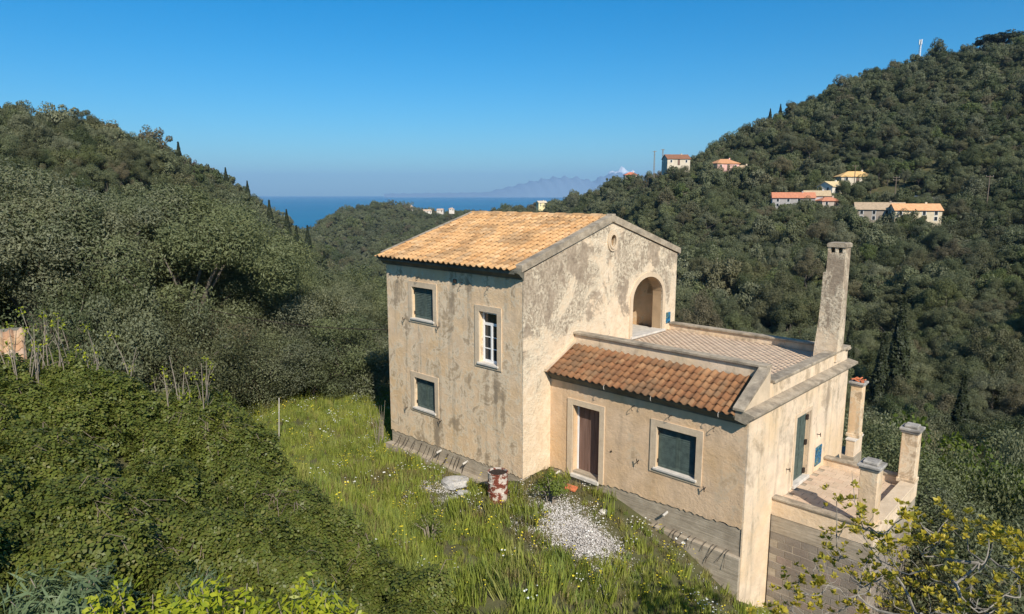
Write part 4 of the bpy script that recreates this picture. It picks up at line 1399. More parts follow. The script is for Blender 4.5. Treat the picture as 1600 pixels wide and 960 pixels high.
for i, (x_, y_, d_, h_) in enumerate(CYPS):
    p = pix(x_, y_, d_)
    g = gz(p[0], p[1])
    top = p[2]
    hh = min(max(top - g, 5), 19)
    e = empty('cypress_tree', (p[0], p[1], g), cq.uniform(0, 6))
    k = hh / 11.4
    wd_ = max(.6, min(1.5, .35 + .65 * k)) * (1.5 if d_ > 200 else 1.25)
    e.scale = (wd_, wd_, k)
    link('trunk', CYT, None, e)
    link('crown', CYP[i % 3], None, e)
    lab = {12: 'tallest dark cypress on the slope right of the chimney', 13: 'dark cypress just left of the tallest one near the chimney', 14: 'short dark cypress low in the valley beyond the patio pillars', 21: 'slim cypress in the wood above the roof terrace', 22: 'small dark cypress beside the hamlet houses', 23: 'slim cypress just right of the chimney foot'}.get(i)
    if lab is None:
        side = sorted(c_[0] for j, c_ in enumerate(CYPS) if (c_[0] < 800) == (x_ < 800) and not 12 <= j <= 14 and j < 21)
        od = ['leftmost', 'second from left', 'third from left', 'fourth from left', 'fifth from left', 'sixth from left', 'seventh from left', 'eighth from left', 'ninth from left', 'tenth from left', 'eleventh from left', 'twelfth from left']
        lab = od[side.index(x_)] + (' of the dark cypresses on the left hillside' if x_ < 800 else ' of the dark cypresses high on the right hillside')
        tag(e, lab, 'cypress', 'cypresses on the left hill' if x_ < 800 else 'cypresses high on the right hill')
    else:
        tag(e, lab, 'cypress')
    cyp_xy.append((p[0], p[1]))

# ------------------------------------------------------------------ the wood on the hillsides
r = np.random.default_rng(21)


def jitter_grid(x0, x1, y0, y1, cell):
    gx, gy = np.meshgrid(np.arange(x0, x1, cell), np.arange(y0, y1, cell))
    gx = gx + (np.arange(gx.shape[0]) % 2)[:, None] * cell * .5
    n = gx.size
    return gx.ravel() + r.uniform(-.42, .42, n) * cell, gy.ravel() + r.uniform(-.42, .42, n) * cell


TX, TY, TS = [], [], []
for cell, d0, d1, a0, a1, s0 in ((4.3, 40, 330, -46, 47, 1.0), (4.6, 330, 640, -44, 46, 1.0), (6.2, 640, 1450, -26, 18, 1.25)):
    x, y = jitter_grid(-d1, d1, 0, d1, cell)
    d = np.hypot(x, y)
    a = np.degrees(np.arctan2(x, y))
    k = (d >= d0) & (d < d1) & (a > a0) & (a < a1)
    TX.append(x[k]); TY.append(y[k]); TS.append(np.full(k.sum(), s0))
TX, TY, TS = np.concatenate(TX), np.concatenate(TY), np.concatenate(TS)
keep = np.ones(len(TX), bool)
for cx_, cy_, cr_ in CLEAR:
    keep &= np.hypot(TX - cx_, TY - cy_) > cr_
TX, TY, TS = TX[keep], TY[keep], TS[keep]
TZ = ground(TX, TY)
keep = TZ > SEA + 6
TX, TY, TZ, TS = TX[keep], TY[keep], TZ[keep], TS[keep]
patch = np.sin(TX * .031 + 2 * np.sin(TY * .017)) + np.sin(TY * .041 + 1.7 * np.sin(TX * .023))
TS = TS * np.where(r.uniform(0, 1, len(TX)) < .14, r.uniform(1.1, 1.4, len(TX)), r.uniform(.5, 1.05, len(TX))) * (1 + .05 * patch)
TS = np.where(np.hypot(TX, TY) < 130, np.minimum(TS, .92), TS)
ex = []
for hN in HH:      # trees standing right in front of each house, up to its ground floor
    if hN[3] < 600:
        p = pix(hN[1], hN[2], hN[3])
        sx = np.array([p[1], -p[0]]) / hN[3]
        for k in np.arange(-.6, .61, .2):
            f_ = 1 - (hN[5] * .5 + r.uniform(2.5, 5)) / hN[3]
            q_ = p[:2] * f_ + sx * k * hN[4] + r.normal(0, .5, 2)
            g_ = gz(q_[0], q_[1])
            ex.append((q_[0], q_[1], g_, min(1.5, max(.4, (p[2] + r.uniform(-.8, .9) - g_) / 7.2))))
ex = np.array(ex)
TX, TY, TZ, TS = np.concatenate([TX, ex[:, 0]]), np.concatenate([TY, ex[:, 1]]), np.concatenate([TZ, ex[:, 2]]), np.concatenate([TS, ex[:, 3]])
TD = np.hypot(TX, TY)
# which trees show largest in the photo: coarse depth painting
px_, py_ = to_pix(np.stack([TX, TY, TZ + 3.9 * TS], -1))
cells = np.full((96, 160), -1, int)
hp = [to_pix(hw(*c_)) for c_ in ((-6.5, 0, 6.2), (-6.5, 0, -1), (0, 0, -.5), (6.25, 1.2, -2), (8.7, 3, -4), (8.7, 6.8, -3), (8.7, 6.8, 1.9), (6.25, 7.5, 6.5), (6.25, 7.5, 3.7), (0, 8.35, 6.2), (0, 4.2, 7.6), (-6.5, 4.2, 7.6))]
gx, gy = np.meshgrid(np.arange(160) * 10 + 5, np.arange(96) * 10 + 5)
ins = np.zeros(gx.shape, bool)
for i in range(len(hp)):
    (xa, ya), (xb, yb) = hp[i], hp[i - 1]
    cr_ = (ya > gy) != (yb > gy)
    ins ^= cr_ & (gx < (xb - xa) * (gy - ya) / ((yb - ya) if yb != ya else 1e-9) + xa)
cells[ins] = -2
cells[(gx < 350) & (gy > 285)] = -2
cells[(gx < 560) & (gy > 470)] = -2
order = np.argsort(TD)
area = np.zeros(len(TX), int)
for i in order[:6000]:
    rp = 3.0 * TS[i] / TD[i] * FPX
    x0, x1, y0, y1 = int((px_[i] - rp) // 10), int((px_[i] + rp) // 10), int((py_[i] - rp) // 10), int((py_[i] + rp) // 10)
    if x1 < 0 or y1 < 0 or x0 > 159 or y0 > 95:
        continue
    sub = cells[max(0, y0):y1 + 1, max(0, x0):x1 + 1]
    m = sub == -1
    area[i] = m.sum()
    sub[m] = i
top = np.argsort(-area)[:285]
top = top[area[top] > 0]
single = np.zeros(len(TX), bool)
single[top] = True
tq = random.Random(31)
for i in top:
    X_, Y_ = px_[i], py_[i]
    hor = next(t_ for lim, t_ in ((150, 'at the far left'), (300, 'below the left summit'), (450, 'on the descending left flank'), (620, 'left of the house corner'), (760, 'behind the tiled roof'), (1060, 'behind the gable'), (1120, 'just right of the gable'), (1180, 'over the left half of the terrace'), (1240, 'over the middle of the terrace'), (1290, 'over the right half of the terrace'), (1335, 'right beside the chimney'), (1390, 'between chimney and far pillar'), (1440, 'above the farther pillar'), (1500, 'right of the farther pillar'), (1550, 'towards the right edge'), (9999, 'at the right edge')) if X_ < lim)
    ver = next(t_ for lim, t_ in ((250, 'high near the skyline'), (310, 'level with the upper hillside houses'), (350, 'level with the lower hillside houses'), (400, 'below the hillside houses'), (450, 'level with the chimney top'), (500, 'level with the arch'), (550, 'level with the terrace'), (610, 'level with the end cornice'), (680, 'level with the green door'), (9999, 'low beside the patio')) if Y_ < lim)
    siz = 'large' if TS[i] > .97 else ('small' if TS[i] < .78 else 'middle-sized')
    lab, grp = f'{siz} grey-green tree {ver}, {hor}', 'single trees of the valley wood'
    k = tq.randrange(7)
    thing_tree('hillside_tree', MIDT[k][0], MIDT[k][1], (TX[i], TY[i], TZ[i]), tq.uniform(0, 6.28), TS[i], lab, 'tree', grp, tq.uniform(.85, 1.25))
rest = ~single
mid = rest & (TD < 170)
far = rest & (TD >= 170)
for nm, k, src, lab in (('valley_wood', mid, [m_[1] for m_ in MIDT], 'dense mixed wood filling the valley round the house'), ('hillside_wood', far, FART, 'far grey-green wood covering the hills')):
    n = k.sum()
    s = TS[k][:, None] * np.stack([r.uniform(.85, 1.2, n), r.uniform(.85, 1.2, n), r.uniform(.7, 1.5, n)], -1)
    o = gn_scatter(nm, np.stack([TX[k], TY[k], TZ[k] - .6], -1), zrot(n, r), s, r.integers(0, len(src), n), src)
    tag(o, lab, 'wood', kind='stuff')
print('trees', len(TX), 'single', len(top), 'mid', mid.sum())
# low scrub keeps the soil from showing between the trunks and in front of the houses
x, y = jitter_grid(-330, 330, 0, 460, 4.2)
d = np.hypot(x, y); a = np.degrees(np.arctan2(x, y))
k = (d > 42) & (d < 430) & (np.abs(a) < 46)
x, y = x[k], y[k]
kk = np.ones(len(x), bool)
for hN in HH:
    p = pix(hN[1], hN[2], hN[3])
    kk &= np.hypot(x - p[0], y - p[1]) > hN[4] * .55
for x_, y_, d_ in ROAD:
    p = pix(x_, y_, d_)
    kk &= np.hypot(x - p[0], y - p[1]) > 4.5
x, y = x[kk], y[kk]
z = ground(x, y)
n = len(x)
s = r.uniform(.25, .5, n)[:, None] * np.array([1.3, 1.3, .9])
o = gn_scatter('scrub', np.stack([x, y, z - .75], -1), zrot(n, r), s, r.integers(0, 7, n), FART)
tag(o, 'low scrub between the trees of the hillsides', 'scrub', kind='stuff')

# ------------------------------------------------------------------ houses across the valley
def wallmat(name, c):
    return simple(name, c, .9, .12, .8)


def hill_house(name, px, py, d, w, dep, h, yaw, kind, rc, wc, label):
    p = pix(px, py, d)
    az = math.atan2(p[0], p[1])
    e = empty(name, (p[0], p[1], p[2]), -az + yaw)
    tag(e, label, 'house', 'houses across the valley')
    wm, rm = wallmat('hill_house_wall', wc), simple('hill_house_roof', rc, .9, .2, 1.5)
    hw_, hd = w / 2, dep / 2
    if kind == 'gable':
        rise = hd * .5
        q = MB().prism([(-hd, -5), (hd, -5), (hd, h), (0, h + rise), (-hd, h)], 0, -hw_, hw_)
    else:
        rise = hd * .52
        q = MB().box(-hw_, hw_, -hd, hd, -5, h)
    wall = q.build('wall', wm, e)
    o_ = .45
    if kind == 'gable':
        q = MB().prism([(-hd - o_, h - .19 + .03), (0, h + rise + .05), (hd + o_, h - .16), (hd + o_, h + .04), (0, h + rise + .27), (-hd - o_, h + .04)], 0, -hw_ - .3, hw_ + .3)
    else:
        rl = max(hw_ - hd * .9, .2)
        a, b = hw_ + o_, hd + o_
        q = MB().add([(-a, -b, h), (a, -b, h), (a, b, h), (-a, b, h), (-a, -b, h + .2), (a, -b, h + .2), (a, b, h + .2), (-a, b, h + .2), (-rl, 0, h + rise + .2), (rl, 0, h + rise + .2)],
                     [(3, 2, 1, 0), (0, 1, 5, 4), (1, 2, 6, 5), (2, 3, 7, 6), (3, 0, 4, 7), (4, 5, 9, 8), (5, 6, 9), (6, 7, 8, 9), (7, 4, 8)])
    rf = q.build('roof', rm, e)
    MB().box(hw_ * .4, hw_ * .4 + .6, -.3, .3, h + rise * .5, h + rise + .7).build('chimney', wm, rf)
    rows = [h * .5] if h < 2.6 else [h * .1, h * .68]
    nwin = max(2, int(w / 3.2))
    first = True
    for zz in rows:
        for i in range(nwin):
            x = -hw_ + w * (i + .5) / nwin
            if first and i == nwin // 2:
                f = MB().box(x - .6, x + .6, -hd - .04, -hd + .05, -.6, zz + .9).build('door', M['shutter'], e)
                MB().box(x - .45, x + .45, -hd - .07, -hd - .045, -.5, zz + .7).build('door_leaf', M['plank'], f)
                continue
            f = MB().box(x - .55, x + .55, -hd - .06, -hd + .05, zz - .65, zz + .75).build('window', M['white'], e)
            MB().box(x - .44, x + .44, -hd - .075, -hd - .062, zz - .55, zz + .65).build('pane', M['glass'], f)
        first = False
        for sx in (-1, 1):
            for yy in (-hd * .45, hd * .45):
                f = MB().box(sx * hw_ - .06, sx * hw_ + .06, yy - .5, yy + .5, zz - .65, zz + .75).build('window', M['white'], e)
                MB().box(sx * (hw_ + .068) - .007, sx * (hw_ + .068) + .007, yy - .4, yy + .4, zz - .55, zz + .65).build('pane', M['glass'], f)
    return e


for hN in HH:
    hill_house(*hN)
# hamlet road with its pale retaining wall
rp = [Vector(pix(x_, y_, d_)) for x_, y_, d_ in ROAD]
q = MB()
for a, b in zip(rp[:-1], rp[1:]):
    dirn = Vector((b.x - a.x, b.y - a.y, 0)).normalized()
    nn = Vector((-dirn.y, dirn.x, 0))
    if nn.dot(Vector((a.x, a.y, 0))) < 0:
        nn = -nn
    k = [a, b, b + nn * 4, a + nn * 4]
    q.add([c_ + Vector((0, 0, 1.0)) for c_ in k] + [c_ + Vector((0, 0, -3)) for c_ in k], [(0, 1, 2, 3), (7, 6, 5, 4), (0, 4, 5, 1), (1, 5, 6, 2), (2, 6, 7, 3), (3, 7, 4, 0)])
tag(q.build('hamlet_road', wallmat('pale_road', (0.5, 0.47, 0.43))), 'pale road on a retaining wall above the stone house', 'road', kind='structure')


def pole(px, ytop, d, h, label, arms=1, lattice=False):
    p = pix(px, ytop, d)
    e = empty('utility_pole', (p[0], p[1], p[2] - h), -math.atan2(p[0], p[1]) + .4)
    tag(e, label, 'utility pole')
    if lattice:
        q = MB()
        for sx in (-.35, .35):
            q.tube([(sx, 0, -4), (sx * .5, 0, h)], .13, 5)
        for i in range(8):
            z = i * h / 8
            q.tube([(-.35 + .02 * i, 0, z), (.35 - .02 * i, 0, z + h / 8)], .07, 4)
        q.build('lattice_mast', M['twig'], e)
    else:
        MB().tube([(0, 0, -5), (0, 0, h)], [.2, .14], 7).build('post', M['twig_dark'], e)
    for i in range(arms):
        a_ = MB().box(-1.1, 1.1, -.08, .08, h - .5 - i * .9, h - .34 - i * .9).build('crossarm', M['twig_dark'], e)
        for x in (-1, 0, 1):
            MB().tube([(x, 0, h - .34 - i * .9), (x, 0, h - .05 - i * .9)], .06, 5).build('insulator', M['pvc'], a_)


pole(1337, 258, 300, 9, 'wooden utility pole in front of the orange-yellow bungalow')
pole(1401, 276, 290, 9, 'wooden utility pole beside the hamlet road', 2)
pole(1023, 236, 372, 10, 'lattice pole left of the ridge house, farther from it', 1, True)
pole(1036, 233, 368, 10, 'lattice pole close to the left wall of the ridge house', 1, True)
pole(1283, 242, 340, 9, 'wooden utility pole in the trees above the hamlet')
pole(1547, 274, 270, 8, 'wooden utility pole among trees at the right edge')
# telecom mast on the hilltop
p = pix(1437, 84, 512)
e = empty('telecom_mast', (p[0], p[1], p[2] - 3), .2)
tag(e, 'white telecom mast standing on the right hilltop', 'mast')
q = MB()
for k in range(3):
    a = k * 2.094
    q.tube([(.8 * math.cos(a), .8 * math.sin(a), -6), (.45 * math.cos(a), .45 * math.sin(a), 11)], .13, 5)
for i in range(9):
    for k in range(3):
        a, b = k * 2.094, (k + 1) * 2.094
        q.tube([(.7 * math.cos(a), .7 * math.sin(a), i * 1.2), (.65 * math.cos(b), .65 * math.sin(b), i * 1.2 + 1.1)], .09, 4)
q.build('lattice_tower', M['white'], e)
for k in range(3):
    a = k * 2.094 + .5
    MB().box(.7 * math.cos(a) - .3, .7 * math.cos(a) + .3, .7 * math.sin(a) - .3, .7 * math.sin(a) + .3, 8.3, 11.3, .05).build('antenna', M['white'], e)


# ------------------------------------------------------------------ single trees and bushes
def put_tree(px, ytop, d, kind, label, cat='tree', group=None, name='olive_tree', seed=0, widen=1.0):
    p = pix(px, ytop, d)
    g = gz(p[0], p[1])
    tr, cr_ = kind
    top_h = max(v_.co.z for v_ in list(cr_.vertices)[::7])
    k = (p[2] - g) / top_h
    e = empty(name, (p[0], p[1], g), random.Random(seed + px).uniform(0, 6.28))
    kw = min(max(k, .65), 1.5) * widen
    e.scale = (kw, kw, k)
    link('trunk', tr, None, e)
    link('crown', cr_, None, e)
    return tag(e, label, cat, group)


OL = [(-70, 235, 36, 'tall olive tree cut by the left edge of the picture'),
      (35, 262, 36, 'tall silvery olive tree rising behind the old shed roof'),
      (128, 272, 35, 'broad olive tree above the tangle of dry vines'),
      (215, 285, 38, 'olive tree standing left of the tallest pale olive'),
      (300, 286, 35, 'tallest pale silvery olive tree at the edge of the meadow'),
      (372, 378, 37, 'rounded olive tree right of the tallest pale olive'),
      (440, 415, 39, 'olive tree in the middle of the row behind the meadow'),
      (508, 440, 38, 'olive tree at the far end of the meadow by the white post'),
      (568, 448, 41, 'olive tree directly left of the house corner'),
      (622, 470, 46, 'olive tree half hidden behind the left house corner'),
      (90, 300, 48, 'olive tree behind the front row at the left'),
      (255, 300, 50, 'olive tree behind the tallest pale olive'),
      (345, 340, 52, 'olive tree of the second row near the meadow'),
      (470, 405, 56, 'olive tree of the second row near the house'),
      (545, 412, 62, 'olive tree standing deepest in the row by the house')]
for i, (x_, y_, d_, lab) in enumerate(OL):
    put_tree(x_, y_, d_, NEAR_OLIVE[i % 4], lab, 'olive tree', 'olive trees behind the meadow', seed=i, widen=1.08)
SHR = []
for s in range(4):
    cm, cc = crown_mesh('shrub_crown', 600 + s, 1.5, 1.25, 46, 420, .5, 1.0, .062, .03, M['olive' if s % 2 else 'wood'], .35)
    SHR.append((trunk_mesh('shrub_stem', 620 + s, 1.5, .07, cc, M['bark'], .1, 9, 5), cm))
cm, cc = crown_mesh('fresh_crown', 640, 1.5, 1.3, 70, 130, .42, 1.1, .11, .065, M['fresh'], .35)
FRESH = (trunk_mesh('fresh_stem', 641, 1.6, .07, cc, M['bark'], .1, 9, 5), cm)
cm, cc = crown_mesh('judas_crown', 642, 2.4, 2.2, 46, 90, .7, 4.2, .25, .16, M['judas'], .35)
JUD = (trunk_mesh('judas_stem', 643, 1.6, .1, cc, M['bark'], .1, 5, 5), cm)
SB = [(300, 500, 30.5, 0, 'dark shrub at the meadow edge below the tallest olive'), (360, 515, 31, 1, 'grey shrub below the rounded olive'), (420, 492, 32, 2, 'shrub left of the white post at the meadow edge'),
      (480, 520, 32, 3, 'shrub right of the white post at the meadow edge'), (535, 478, 33, 0, 'dark shrub near the left house corner'), (585, 525, 33, 1, 'shrub touching the left house corner in view'), (250, 462, 29, 2, 'shrub behind the dry stems on the bramble bank'), (190, 448, 29, 3, 'dark shrub under the olives behind the bank'),
      (110, 432, 30, 0, 'dark shrub right of the old shed roof'), (455, 455, 35, 1, 'taller shrub under the middle olive'), (520, 470, 36, 2, 'taller shrub under the end olive'), (330, 440, 34, 3, 'taller shrub under the tallest olive'),
      (1345, 640, 31, 1, 'pale shrub seen beyond the balcony'), (1372, 668, 29, 3, 'grey-green shrub between the two patio pillars'), (1392, 690, 27, 1, 'grey shrub just behind the farther pillar'),
      (1450, 720, 29, 2, 'dark shrub right of the farther pillar'), (1478, 770, 25, 3, 'grey-green shrub below the farther pillar'), (1530, 740, 28, 0, 'dark shrub at the right above the fig branches'), (1585, 720, 30, 1, 'grey shrub at the right edge'),
      (1560, 800, 23, 3, 'grey shrub behind the fig tree'), (1450, 840, 21, 2, 'dark shrub behind the fig branches by the patio wall'), (1520, 870, 19, 0, 'low dark shrub behind the fig trunk'), (1600, 870, 19, 1, 'low grey shrub at the right edge behind the fig'), (1610, 660, 36, 3, 'tall shrub at the right edge of the valley'), (1480, 655, 38, 0, 'tall shrub beyond the farther pillar')]
for i, (x_, y_, d_, k, lab) in enumerate(SB):
    put_tree(x_, y_, d_, SHR[k], lab, 'shrub', None, 'shrub', i, 1.15)
for x_, y_, d_, lab in ((1500, 675, 33, 'bright green leafy bush beyond the farther pillar'), (1560, 690, 33, 'bright green leafy bush at the right edge'), (1440, 690, 36, 'yellow-green bush just right of the farther pillar')):
    put_tree(x_, y_, d_, FRESH, lab, 'bush', None, 'leafy_bush', 3, 1.3)
for x_, y_, d_, lab in ((1117, 420, 195, 'small pink-flowering tree in the wood above the terrace'), (291, 247, 300, 'pink-flowering tree near the left skyline'), (383, 339, 260, 'pink-flowering tree on the lower left hillside'), (8, 262, 200, 'dull pink-flowering tree at the left edge')):
    put_tree(x_, y_, d_, JUD, lab, 'tree', 'pink-flowering trees', 'judas_tree', 4, .8)
# umbrella pine on the hilltop
cm, cc = crown_mesh('pine_crown', 660, 6.0, 2.6, 80, 60, 1.3, 8.0, .8, .4, M['cypress'], .3)
pt = (trunk_mesh('pine_trunk', 661, 7, .4, cc, M['bark'], .05, 8), cm)
put_tree(1572, 50, 490, pt, 'dark umbrella pine on the right hilltop', 'pine tree', None, 'umbrella_pine', 1, 1.9)

# ------------------------------------------------------------------ bramble bank in the foreground
r = np.random.default_rng(77)


def trefoil_cluster(name, seed, n, rad, size, mat):
    """mound of three-part bramble leaves"""
    q = np.random.default_rng(seed)
    d = q.normal(size=(n, 3))
    d[:, 2] = np.abs(d[:, 2]) * .9 + .1
    d /= np.linalg.norm(d, axis=1, keepdims=True)
    P = d * rad * q.uniform(.5, 1.05, n)[:, None] * np.array([1, 1, .75])
    Nn = d * .7 + np.array([0, 0, .6]) + q.normal(size=(n, 3)) * .35
    Nn /= np.linalg.norm(Nn, axis=1, keepdims=True)
    a = q.normal(size=(n, 3))
    a -= (a * Nn).sum(1, keepdims=True) * Nn
    a /= np.linalg.norm(a, axis=1, keepdims=True)
    b = np.cross(Nn, a)
    V, F = [], []
    for k in range(3):
        w = (k - 1) * 1.75
        dd = a * math.cos(w) + b * math.sin(w)
        ee = np.cross(Nn, dd)
        s = (size * q.uniform(.7, 1.25, n))[:, None] * (1.15 if k == 1 else 1)
        base = P + dd * s * .12
        v = np.stack([base, base + dd * s * .5 + ee * s * .36 + Nn * s * .1, base + dd * s * 1.05 - Nn * s * .12, base + dd * s * .5 - ee * s * .36 + Nn * s * .1], 1).reshape(-1, 3)
        F.append(np.arange(4 * n).reshape(n, 4) + 4 * n * k)
        V.append(v)
    me = npmesh(name, np.concatenate(V), np.concatenate(F))
    me.materials.append(mat)
    return me


sil = np.array([(m_[0], m_[1]) for m_ in MOUND[:10]])


def in_mound(x, y, z, pad=0.0):
    X_, Y_ = to_pix(np.stack([x, y, z], -1))
    ys = np.interp(X_, np.concatenate([[-900], sil[:, 0], [1000]]), np.concatenate([[575], sil[:, 1], [1060]]))
    ys = ys + np.interp(X_, [200, 340, 480, 620, 950], [0, 14, 52, 80, 95])
    return (Y_ > ys + pad) & (np.hypot(x, y) < 18.5) & (np.hypot(x, y) > 5) & (y > 2)


BR = [trefoil_cluster('bramble_cluster', 700 + s, 85, .3, .055, M['bramble']) for s in range(5)]
n = 40000
x, y = r.uniform(-19, 5, n), r.uniform(3, 19, n)
z = ground(x, y)
k = in_mound(x, y, z)
x, y, z = x[k], y[k], z[k]
bc = np.stack([r.uniform(-20, 6, 620), r.uniform(3, 19, 620)], -1)
br_, bh_ = r.uniform(.35, .95, 620), r.uniform(.3, .95, 620)
lump = np.zeros(len(x))
for c_, a_, h_ in zip(bc, br_, bh_):       # overlapping bramble domes with dark clefts between them
    d2 = ((x - c_[0])**2 + (y - c_[1])**2) / a_**2
    lump = np.maximum(lump, np.where(d2 < 1, h_ * np.sqrt(np.maximum(0, 1 - d2)), 0))
k = r.uniform(0, 1, len(x)) < np.clip(.05 + lump * 2.0, 0, 1)
x, y, z, lump = x[k], y[k], z[k], lump[k]
z = z - .3 + 1.1 * lump + r.uniform(-.14, .08, len(x)) + np.where(r.uniform(0, 1, len(x)) < .05, r.uniform(.05, .22, len(x)), 0)
n = len(x)
s = r.uniform(.45, 1.3, n)[:, None] * np.ones(3)
o = gn_scatter('bramble_thicket', np.stack([x, y, z], -1), zrot(n, r, .35), s, r.integers(0, 5, n), BR)
tag(o, 'dense green bramble thicket covering the bank in the foreground', 'brambles', kind='stuff')
print('bramble', n)
# dry canes woven through the brambles
q = MB()
dead = [pix(a_, b_, c_) for a_, b_, c_ in ((180, 840, 11.2), (265, 845, 11), (430, 790, 13), (120, 720, 13.8), (560, 870, 12.2), (330, 700, 15))]
near_dead = np.min([np.hypot(x - c_[0], y - c_[1]) for c_ in dead], axis=0)
for i in np.concatenate([r.choice(n, 1100), r.choice(np.flatnonzero(near_dead < .5), 420)]):
    p = Vector((x[i], y[i], z[i] + .1))
    a = r.uniform(0, 6.28)
    d = Vector((math.cos(a), math.sin(a), r.uniform(-.1, .45))) * r.uniform(.15, .45)
    q.tube([p, p + d * .5 + Vector((0, 0, .12)), p + d + Vector((0, 0, -.02))], .006, 3, False)
tag(q.build('dry_canes', M['twig_dark']), 'thin brown canes woven through the bramble thicket', 'canes', kind='stuff')
# bare stems rising from the bank
st = random.Random(12)
for i in range(46):
    px = st.choice([st.uniform(10, 130), st.uniform(60, 330), st.uniform(200, 330)])
    yb = 600 + max(0, px - 100) * .2 + st.uniform(0, 45)
    d_ = 16.8 - (yb - 600) * .02
    b = pix(px, yb, d_)
    b[2] = gz(b[0], b[1]) + .1
    h = st.uniform(.8, 1.8)
    q = MB()
    a, l_ = st.uniform(0, 6.28), st.uniform(.02, .22) * h
    P = [Vector((math.cos(a) * l_ * k * k, math.sin(a) * l_ * k * k, h * k)) for k in (0, .35, .7, 1)]
    q.tube(P, [.013, .011, .009, .005], 5)
    for j in range(st.randint(1, 3)):
        k = st.uniform(.4, .9)
        c_ = P[0].lerp(P[3], k)
        a2 = st.uniform(0, 6.28)
        q.tube([c_, c_ + Vector((math.cos(a2) * .1, math.sin(a2) * .1, .16)) * st.uniform(.5, 1.4)], [.006, .003], 4)
    e = empty('leafless_sapling', tuple(b))
    tag(e, 'thin nearly leafless grey sapling at the top of the bramble bank', 'sapling', 'leafless saplings on the bramble bank')
    q.build('stem', M['twig'], e)
    if st.random() < .75:
        rr_ = np.random.default_rng(i)
        pp = np.array([tuple(P[3] + Vector((rr_.normal(0, .04), rr_.normal(0, .04), rr_.uniform(-.14, .04)))) for _ in range(16)])
        v_, f_ = leaves_np(pp, rr_.normal(size=(16, 3)), .06, .032, rr_)
        link('leaf_buds', npmesh('leaf_buds', v_, f_), M['lime'], e)


# ------------------------------------------------------------------ leafy shrubs at the bottom edge
def leafy_shrub(name, px, ytop, d, wpx, label, mat, seed, ln=.11, n=2600, stems=30):
    q = random.Random(seed)
    rr_ = np.random.default_rng(seed)
    tp = pix(px, ytop, d)
    g = gz(tp[0], tp[1])
    H = tp[2] - g
    W = wpx / FPX * d * .5
    e = empty(name, (tp[0], tp[1], g))
    tag(e, label, 'shrub')
    mb = MB()
    pts = []
    for i in range(stems):
        a, rd = q.uniform(0, 6.28), W * q.uniform(.2, 1) ** .6
        h = H * q.uniform(.72, 1.0) * (1 - .25 * (rd / W) ** 2)
        tip = Vector((math.cos(a) * rd, math.sin(a) * rd, h))
        m = Vector((tip.x * .4, tip.y * .4, h * .6))
        mb.tube([(tip.x * .1, tip.y * .1, -.3), m, tip], [.022, .015, .005], 5)
        for j in range(n // stems):
            k = q.uniform(.45, 1) ** .7
            c_ = m.lerp(tip, (k - .3) / .7) if k > .3 else m
            pts.append((c_.x + q.gauss(0, .09), c_.y + q.gauss(0, .09), c_.z + q.gauss(0, .07)))
    mb.build('stems', M['twig'], e)
    P = np.array(pts)
    Nn = np.stack([P[:, 0] / max(W, .1) * .6, P[:, 1] / max(W, .1) * .6 - .35, np.full(len(P), .75)], -1) + rr_.normal(size=P.shape) * .4
    v_, f_ = leaves_np(P, Nn, ln, ln * (.38 if name != 'thistle_plant' else .13), rr_, .25)
    link('leaves', npmesh('leaves', v_, f_), mat, e)


leafy_shrub('lime_shrub', 215, 890, 7.6, 190, 'lime-green leafy shrub at the bottom edge, the left one', M['lime'], 1)
leafy_shrub('lime_shrub', 345, 880, 7.6, 150, 'lime-green leafy shrub at the bottom edge, the middle one', M['lime'], 2)
leafy_shrub('lime_shrub', 470, 893, 7.7, 190, 'lime-green leafy shrub at the bottom edge, the right one', M['lime'], 3)
leafy_shrub('thistle_plant', 95, 890, 8.4, 160, 'blue-green feathery plant at the bottom left corner', M['thistle'], 4, .2, 1500, 20)
leafy_shrub('thistle_plant', 300, 868, 9.6, 60, 'pale blue-green plant behind the lime shrubs', M['thistle'], 5, .16, 260, 8)
leafy_shrub('thistle_plant', 505, 888, 9.2, 70, 'pale blue-green plant beside the right lime shrub', M['thistle'], 6, .16, 260, 8)
leafy_shrub('weed_clump', 862, 742, 18.0, 60, 'bright green weed clump in the corner beside the plank door', M['fresh'], 7, .09, 800, 16)
leafy_shrub('weed_clump', 672, 805, 16.0, 60, 'low dark green weed clump in the meadow', M['bramble'], 8, .09, 300, 10)

# ------------------------------------------------------------------ fig tree, bottom right
FT = [(1307, 783), (1331, 781), (1347, 803), (1317, 827), (1345, 830), (1287, 858), (1308, 870), (1273, 880), (1333, 888), (1360, 870), (1387, 853), (1391, 872), (1420, 810), (1434, 806), (1484, 810), (1510, 832), (1541, 830), (1551, 843), (1574, 853), (1592, 866), (1467, 840), (1433, 853), (1483, 886), (1500, 900), (1530, 933), (1580, 930), (1560, 950), (1284, 914), (1230, 923), (1217, 952), (1240, 946), (1280, 950), (1333, 943), (1400, 927), (1447, 920), (1513, 957), (1377, 860), (1416, 845), (1350, 915), (1590, 900), (1470, 955), (1420, 955), (1610, 880), (1630, 920), (1250, 905), (1380, 900)]
fq = random.Random(8)
base = pix(1500, 1080, 9.6)
bz = gz(base[0], base[1])
root = Vector((base[0], base[1], bz))
fig = empty('fig_tree', tuple(root))
tag(fig, 'sparse fig tree with grey branches and yellow-green young leaves at the bottom right', 'fig tree')
nodes = [(Vector((0, 0, -.3)), .09), (Vector((0, .05, base[2] - bz)) * .6, .075), (Vector((0, .1, base[2] - bz)), .06)]
for x_, y_, d_ in ((1440, 960, 9.9), (1400, 900, 10.3), (1500, 930, 10.3), (1530, 880, 10.8), (1340, 930, 10.2), (1460, 870, 11)):
    nodes.append((Vector(pix(x_, y_, d_)) - root, .028))
mb = MB()
tr = nodes[:3]
